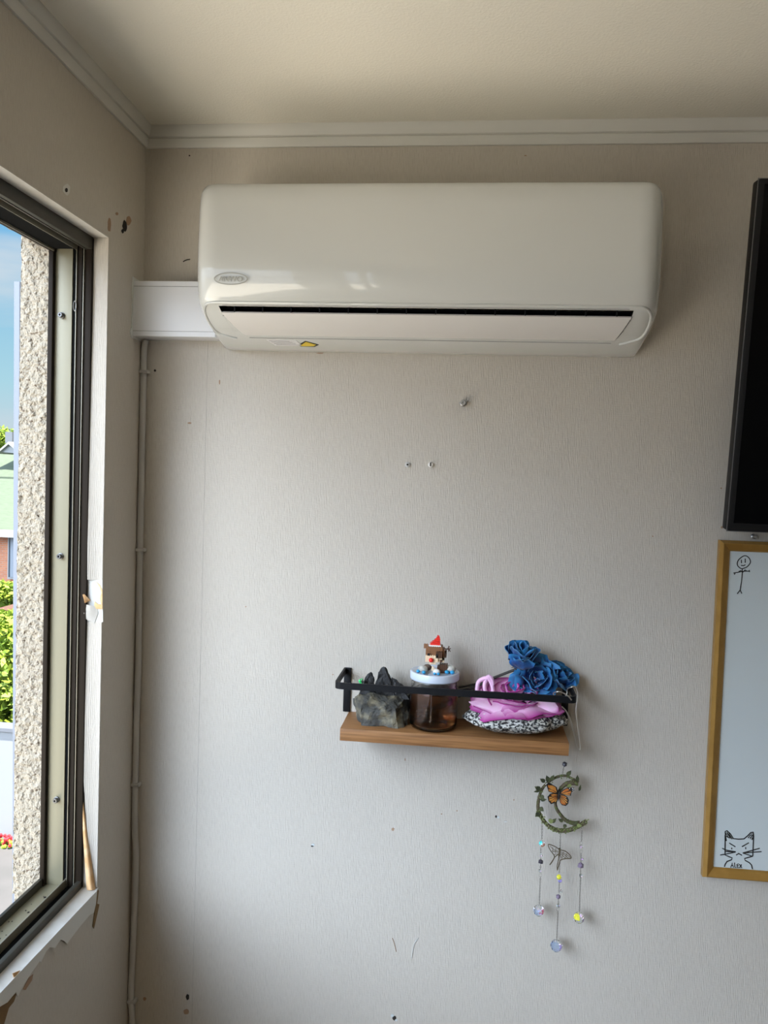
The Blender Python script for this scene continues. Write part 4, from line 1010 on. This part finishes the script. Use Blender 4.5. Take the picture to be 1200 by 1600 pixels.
for k_, (ol, cells) in WG.items():
    dy = lambda x: -.004*abs(x-532)/200
    bm = NB(); prism(bm, [H_(*c6(x, y), Yb+dy(x)) for x, y in ol], (0, .0005, 0)); wg = obj('wing', bm, M['wink'], bf, ang=None)
    for cell in cells:
        bm = NB(); prism(bm, [H_(*c6(x, y), Yb+dy(x)-.0003) for x, y in cell], (0, .0003, 0))
        bmesh.ops.translate(bm, verts=bm.verts, vec=-(wloc(bf)-wloc(root)))
        ob = obj('wing_cell', bm, M['orange'], bf, ang=None, label='orange wing cell')
for x, y in ((345, 440), (330, 455), (700, 520), (745, 520), (765, 530), (750, 548)):
    bm = NB(); ball(bm, H_(*c6(x, y), Yb-.006 if x > 600 else Yb-.005), .0009, 1); obj('wing_spot', bm, M['wdot'], bf)
# strands
def c8(x, y): return (820+x/7.617, 1290+y/7.617)
def crystal(x, y, r, accents, label=None, nm='crystal_ball'):  # light-facing facets get coloured glints painted in over the clear crystal
    c = H_(x, y); R_ = r*1.105e-3; bm = NB()
    lathe(bm, [(R_*.12, R_), (R_*.55, R_*.84), (R_*.87, R_*.5), (R_, R_*.1), (R_, -R_*.1), (R_*.87, -R_*.5), (R_*.55, -R_*.84), (R_*.12, -R_)][::-1], c, 12)
    bm.faces.ensure_lookup_table(); bm.normal_update()
    for f in bm.faces:
        d = (f.calc_center_median()-c).normalized()
        for mi, av, th in accents:
            if d.dot(Vector(av).normalized()) > th: f.material_index = mi
    return obj(nm, bm, [M['crys'], M['cryy'], M['cryp'], M['cryr'], M['cryc'], M['cryo'], M['cryb']], root, ang=5, label=label)
def S(*p): return c8(*p)
def ring(x, y, r=2.6):
    c = H_(*S(x, y)); bm = NB(); tube(bm, [c+Vector((r*1.1e-3*math.cos(t), 0, r*1.1e-3*math.sin(t))) for t in [i*math.pi/8 for i in range(16)]], .0004, 5, closed=True); obj('jump_ring', bm, M['wire'], root)
def seg(a, b): chain(*S(*a), *S(*b))
# left strand
chain(*S(205, -20), *S(203, 160)); crystal(*S(205, 215), 5.0, ((4, (-.8, -.5, .6), .75), (5, (.6, -.8, -.4), .6)), nm='crystal_bead')
seg((190, 260), (190, 330)); bead(*S(192, 360), 2.6, M['crys'], seed=3); seg((190, 380), (190, 400)); bead(*S(190, 430), 4.2, M['dame'], seed=8, label='dark bead'); seg((188, 465), (185, 520)); bead(*S(182, 540), 3.2, M['crys'], seed=4); ring(187, 590)
seg((185, 612), (172, 940)); crystal(*S(165, 1010), 8.6, ((3, (.75, -.6, -.1), .80), (6, (-.5, -.8, 0), .8)))
# middle strand
seg((425, 70), (412, 560))
crystal(*S(408, 612), 4.2, ((1, (-.2, -.9, .4), .35),), nm='crystal_bead'); crystal(*S(418, 655), 3.2, ((2, (.2, -.9, .1), -.2),), nm='crystal_bead')
seg((410, 675), (408, 800)); bead(*S(435, 780), 2.8, M['crys'], seed=6); bead(*S(398, 845), 4.6, M['ame'], seed=7, label='violet bead'); seg((400, 880), (400, 980)); bead(*S(405, 950), 3.4, M['crys'], seed=9); ring(395, 998)
seg((394, 1020), (380, 1370)); crystal(*S(375, 1430), 9.3, ((6, (-.3, -.9, .2), .5), (2, (.7, -.6, -.1), .85)))
# right strand
seg((680, 60), (675, 190)); ring(670, 208); bead(*S(672, 250), 3.6, M['crys'], seed=11); ring(670, 312); seg((668, 330), (668, 440)); bead(*S(680, 400), 2.8, M['crys'], seed=12)
bead(*S(665, 475), 5.2, M['ame'], seed=14, label='violet bead'); seg((664, 515), (662, 640)); bead(*S(668, 600), 3.6, M['crys'], seed=15); seg((662, 625), (650, 1030))
crystal(*S(645, 1095), 8.6, ((1, (-.65, -.6, .5), .72), (2, (.8, -.5, -.3), .82)))
# filigree metal moth
Ym = -.006
bm = NB()
def mt_(pts, r=.0007, cl=False): tube(bm, catmull([H_(*S(x, y), Ym) for x, y in pts], 4, cl), r, 5, closed=cl)
mt_(((415, 290), (360, 250), (280, 225), (300, 290), (345, 350), (350, 385), (320, 440), (298, 468)), .0009); mt_(((298, 468), (330, 420), (362, 370), (400, 345)), .0009)
mt_(((420, 290), (480, 305), (530, 345), (552, 388), (480, 395), (430, 410), (412, 440), (400, 490), (388, 530)), .0009); mt_(((388, 530), (384, 480), (398, 420), (405, 350)), .0009)
for p in (((410, 310), (350, 290), (300, 245)), ((410, 325), (360, 310), (320, 300)), ((405, 335), (350, 345)), ((425, 310), (480, 335), (545, 380)), ((425, 325), (480, 355), (520, 390)), ((425, 340), (470, 375), (480, 392)), ((418, 350), (440, 385), (435, 405)), ((330, 260), (335, 320)), ((370, 270), (362, 330)), ((500, 330), (485, 390)), ((460, 310), (445, 385))): mt_(p, .0005)
mt_(((412, 270), (415, 310), (408, 360)), .0017)
obj('metal_moth', bm, M['brass'], root, label='brass filigree moth')

# ================================================================== OUTDOORS
GZ = CZ-4.3
def slab(name, x0, x1, y0, y1, m): bm = NB(); box(bm, (x0, y0, GZ-.1), (x1, y1, GZ)); return obj(name, bm, m, kind='structure', ang=None)
slab('ground_paving', -60, 12, .5, 60, M['pave']); slab('ground_bounce', -8, -.3, -14, .5, M['pavel']); slab('ground_street', -60, -8, -40, .5, M['pave'])  # unseen strip behind the camera made pale to bounce sun onto the ceiling
def pxg(px, Y): return P(px, 800, Y).x
# pale pole outside
q1 = P(28.5, 441, 3.5); q2 = P(25.5, 1380, 3.5); dxz = (q2.x-q1.x)/(q2.z-q1.z); xg_ = q1.x+dxz*(GZ-q1.z)
bm = NB(); prism(bm, [Vector((q1.x-.016, 3.48, q1.z)), Vector((q1.x+.020, 3.48, q1.z)), Vector((xg_+.020, 3.48, GZ)), Vector((xg_-.016, 3.48, GZ))], (0, .04, 0)); po = obj('outdoor_pole', bm, M['pole'], ang=None)
tag(po, 'pale blue-white upright pole seen just outside the window', 'pole')
# garden wall
Yw = 7.2; zt2, zb2 = P(10, 1137, Yw).z, GZ; xw = P(10, 1200, Yw).x
root = thing('garden_wall', (xw, Yw, GZ), 'low white garden wall with a grey coping across the paving', 'wall')
part('wall_panel', [((xw-10, Yw, GZ), (xw+3, Yw+.15, zt2-.04))], M['wwall'], root); part('coping', [((xw-10, Yw-.03, zt2-.04), (xw+3, Yw+.18, zt2))], M['cap'], root)
# red flowers at its foot
q = P(14, 1278, Yw-.15); root = thing('flower_clump', Vector((q.x, Yw-.2, GZ)), 'small clump of red flowers at the foot of the white garden wall', 'flowers')
bm = NB(); rnd = random.Random(3)
for k in range(30): ball(bm, (q.x+rnd.uniform(-.18, .12), Yw-.2+rnd.uniform(-.08, .08), GZ+rnd.uniform(.03, .11)), .022, 1)
obj('blossoms', bm, M['redf'], root)
bm = NB()
for k in range(30): ball(bm, (q.x+rnd.uniform(-.2, .12), Yw-.2+rnd.uniform(-.08, .08), GZ+rnd.uniform(.01, .06)), .025, 1)
obj('leaves', bm, M['fol'], root)
# leafy bushes and trees: crown of many small leaf blobs on a trunk
def bush(c, rx_, rz_, label, seed, n=420, name='garden_tree', ls=.07):
    base = Vector((c.x, c.y, GZ)); root = thing(name, base, label, 'tree')
    bm = NB(); rnd = random.Random(seed)
    for k in range(n):
        d = Vector((rnd.gauss(0, 1), rnd.gauss(0, 1), rnd.gauss(0, 1))).normalized()*(rnd.random()**.4)
        p = Vector((c.x+d.x*rx_, c.y+d.y*rx_, c.z+d.z*rz_)); p.z = max(p.z, GZ+.02)
        n_v = Vector((rnd.gauss(0, 1), rnd.gauss(0, 1), rnd.gauss(0, 1)+1)).normalized(); t = n_v.orthogonal().normalized(); b = n_v.cross(t); a = rnd.uniform(0, 6.28); s_ = ls*rnd.uniform(.6, 1.4)
        t2 = t*math.cos(a)+b*math.sin(a); b2 = n_v.cross(t2)
        pts = [p-t2*s_, p-b2*s_*.45, p+t2*s_, p+b2*s_*.45]
        bm.faces.new([bm.verts.new(x) for x in pts])
    obj('crown', bm, M['fol'], root, ang=None, recalc=False)
    bm = NB(); tube(bm, [base, base+(c-base)*.5+Vector((.05, 0, 0)), c], [.06, .045, .02], 8); obj('trunk', bm, M['trunk'], root)
bush(P(2, 1080, 9.5), .85, 1.05, 'leafy yellow-green tree right behind the white garden wall', 1, 5200)
bush(P(12, 985, 11.9), .55, .35, 'small leafy tree above the one behind the garden wall', 2, 1800)
bush(P(4, 930, 15.6), .55, .33, 'leafy shrub in front of the brick house wall', 3, 1500)
bush(P(0, 690, 34), 1.1, .7, 'distant yellow-green tree behind the roofs', 4, 1500, ls=.12)
# house with green roof
Yh2 = 18.0
zE = P(10, 829, Yh2).z; xr_ = P(120, 829, Yh2).x; xl_ = P(-700, 829, Yh2).x
root = thing('brick_house', ((xr_+xl_)/2, Yh2, GZ), 'orange brick house with a pale green shingle roof across the way', 'house')
part('wall', [((xl_, Yh2+.35, GZ), (xr_, Yh2+7, zE-.05))], M['brickw'], root)
za = P(10, 748, Yh2+3.6).z
bm = NB()
prism(bm, [Vector((xl_-.4, Yh2, zE)), Vector((xl_-.4, Yh2+3.6, za)), Vector((xl_-.4, Yh2+7.3, zE)), Vector((xl_-.4, Yh2+7.3, zE-.10)), Vector((xl_-.4, Yh2, zE-.10))], (xr_-xl_+.8, 0, 0)); obj('roof', bm, M['roofg'], root, ang=None)
part('fascia', [((xl_-.4, Yh2-.04, zE-.17), (xr_+.4, Yh2, zE+.02))], M['wtrim'], root)
wx0, wx1 = P(13.5, 870, Yh2+.33).x, P(40, 870, Yh2+.33).x; wz1, wz0 = P(10, 834, Yh2+.33).z, P(10, 904, Yh2+.33).z
wf = part('window', [((wx0, Yh2+.28, wz0), (wx1, Yh2+.36, wz1))], M['wtrim'], root)
part('pane', [((wx0+.04, Yh2+.26, wz0+.05), (wx1-.05, Yh2+.285, wz1-.05))], M['pane'], wf); part('curtain', [((wx0+.09, Yh2+.25, wz0+.05), (wx1-.05, Yh2+.262, wz1-.05))], M['curtain'], wf)
# second house behind with gable
Yg = 27.0
root = thing('gabled_house', (P(10, 750, Yg).x, Yg, GZ), 'house with a small white gable and green roof behind the brick house', 'house')
zg = P(10, 745, Yg).z; zk = P(10, 703, Yg+3).z; xg0, xg1 = P(-200, 745, Yg).x, P(150, 745, Yg).x
part('wall', [((xg0, Yg+.4, GZ), (xg1, Yg+6, zg))], M['brickw'], root)
bm = NB(); prism(bm, [Vector((xg0, Yg, zg)), Vector((xg0, Yg+3, zk)), Vector((xg0, Yg+6.3, zg)), Vector((xg0, Yg+6.3, zg-.12)), Vector((xg0, Yg, zg-.12))], (xg1-xg0, 0, 0)); obj('roof', bm, M['roofg'], root, ang=None)
ga, gb, gc = P(0, 703, Yg+.6), P(13, 692, Yg+.6), P(30, 706, Yg+.6)
bm = NB(); prism(bm, [P(-2, 706, Yg+.6), P(13, 694, Yg+.6), P(32, 709, Yg+.6)], (0, 2.0, 0)); obj('gable', bm, M['wwall'], root, ang=None)
bm = NB(); prism(bm, [P(-5, 706, Yg+.5), P(13, 690, Yg+.5), P(35, 709, Yg+.5), P(35, 712, Yg+.5), P(13, 694, Yg+.5), P(-5, 709, Yg+.5)], (0, 2.3, 0)); obj('gable_verge', bm, M['wtrim'], root, ang=None)
part('dormer', [(tuple(P(8, 692, Yg+3)), tuple(P(40, 677, Yg+4) + Vector((0, 1, 0))))], M['cap'], root)
# little brown lean-to roof among the trees
q = P(12, 965, 13.2); root = thing('shed', (q.x, 13.2, GZ), 'little brown roofed shed between the trees', 'shed')
bm = NB(); prism(bm, [P(-20, 955, 13.2), P(3, 955, 13.2), P(26, 978, 13.2), P(26, 984, 13.2), P(3, 962, 13.2), P(-20, 962, 13.2)], (0, 1.1, 0)); obj('roof', bm, M['roofb'], root, ang=None)
bm = NB(); a_, b_ = P(-15, 962, 13.3), P(22, 984, 13.3); box(bm, (a_.x, 13.3, GZ), (b_.x, 14.2, b_.z)); obj('wall', bm, M['wwall'], root, ang=None)
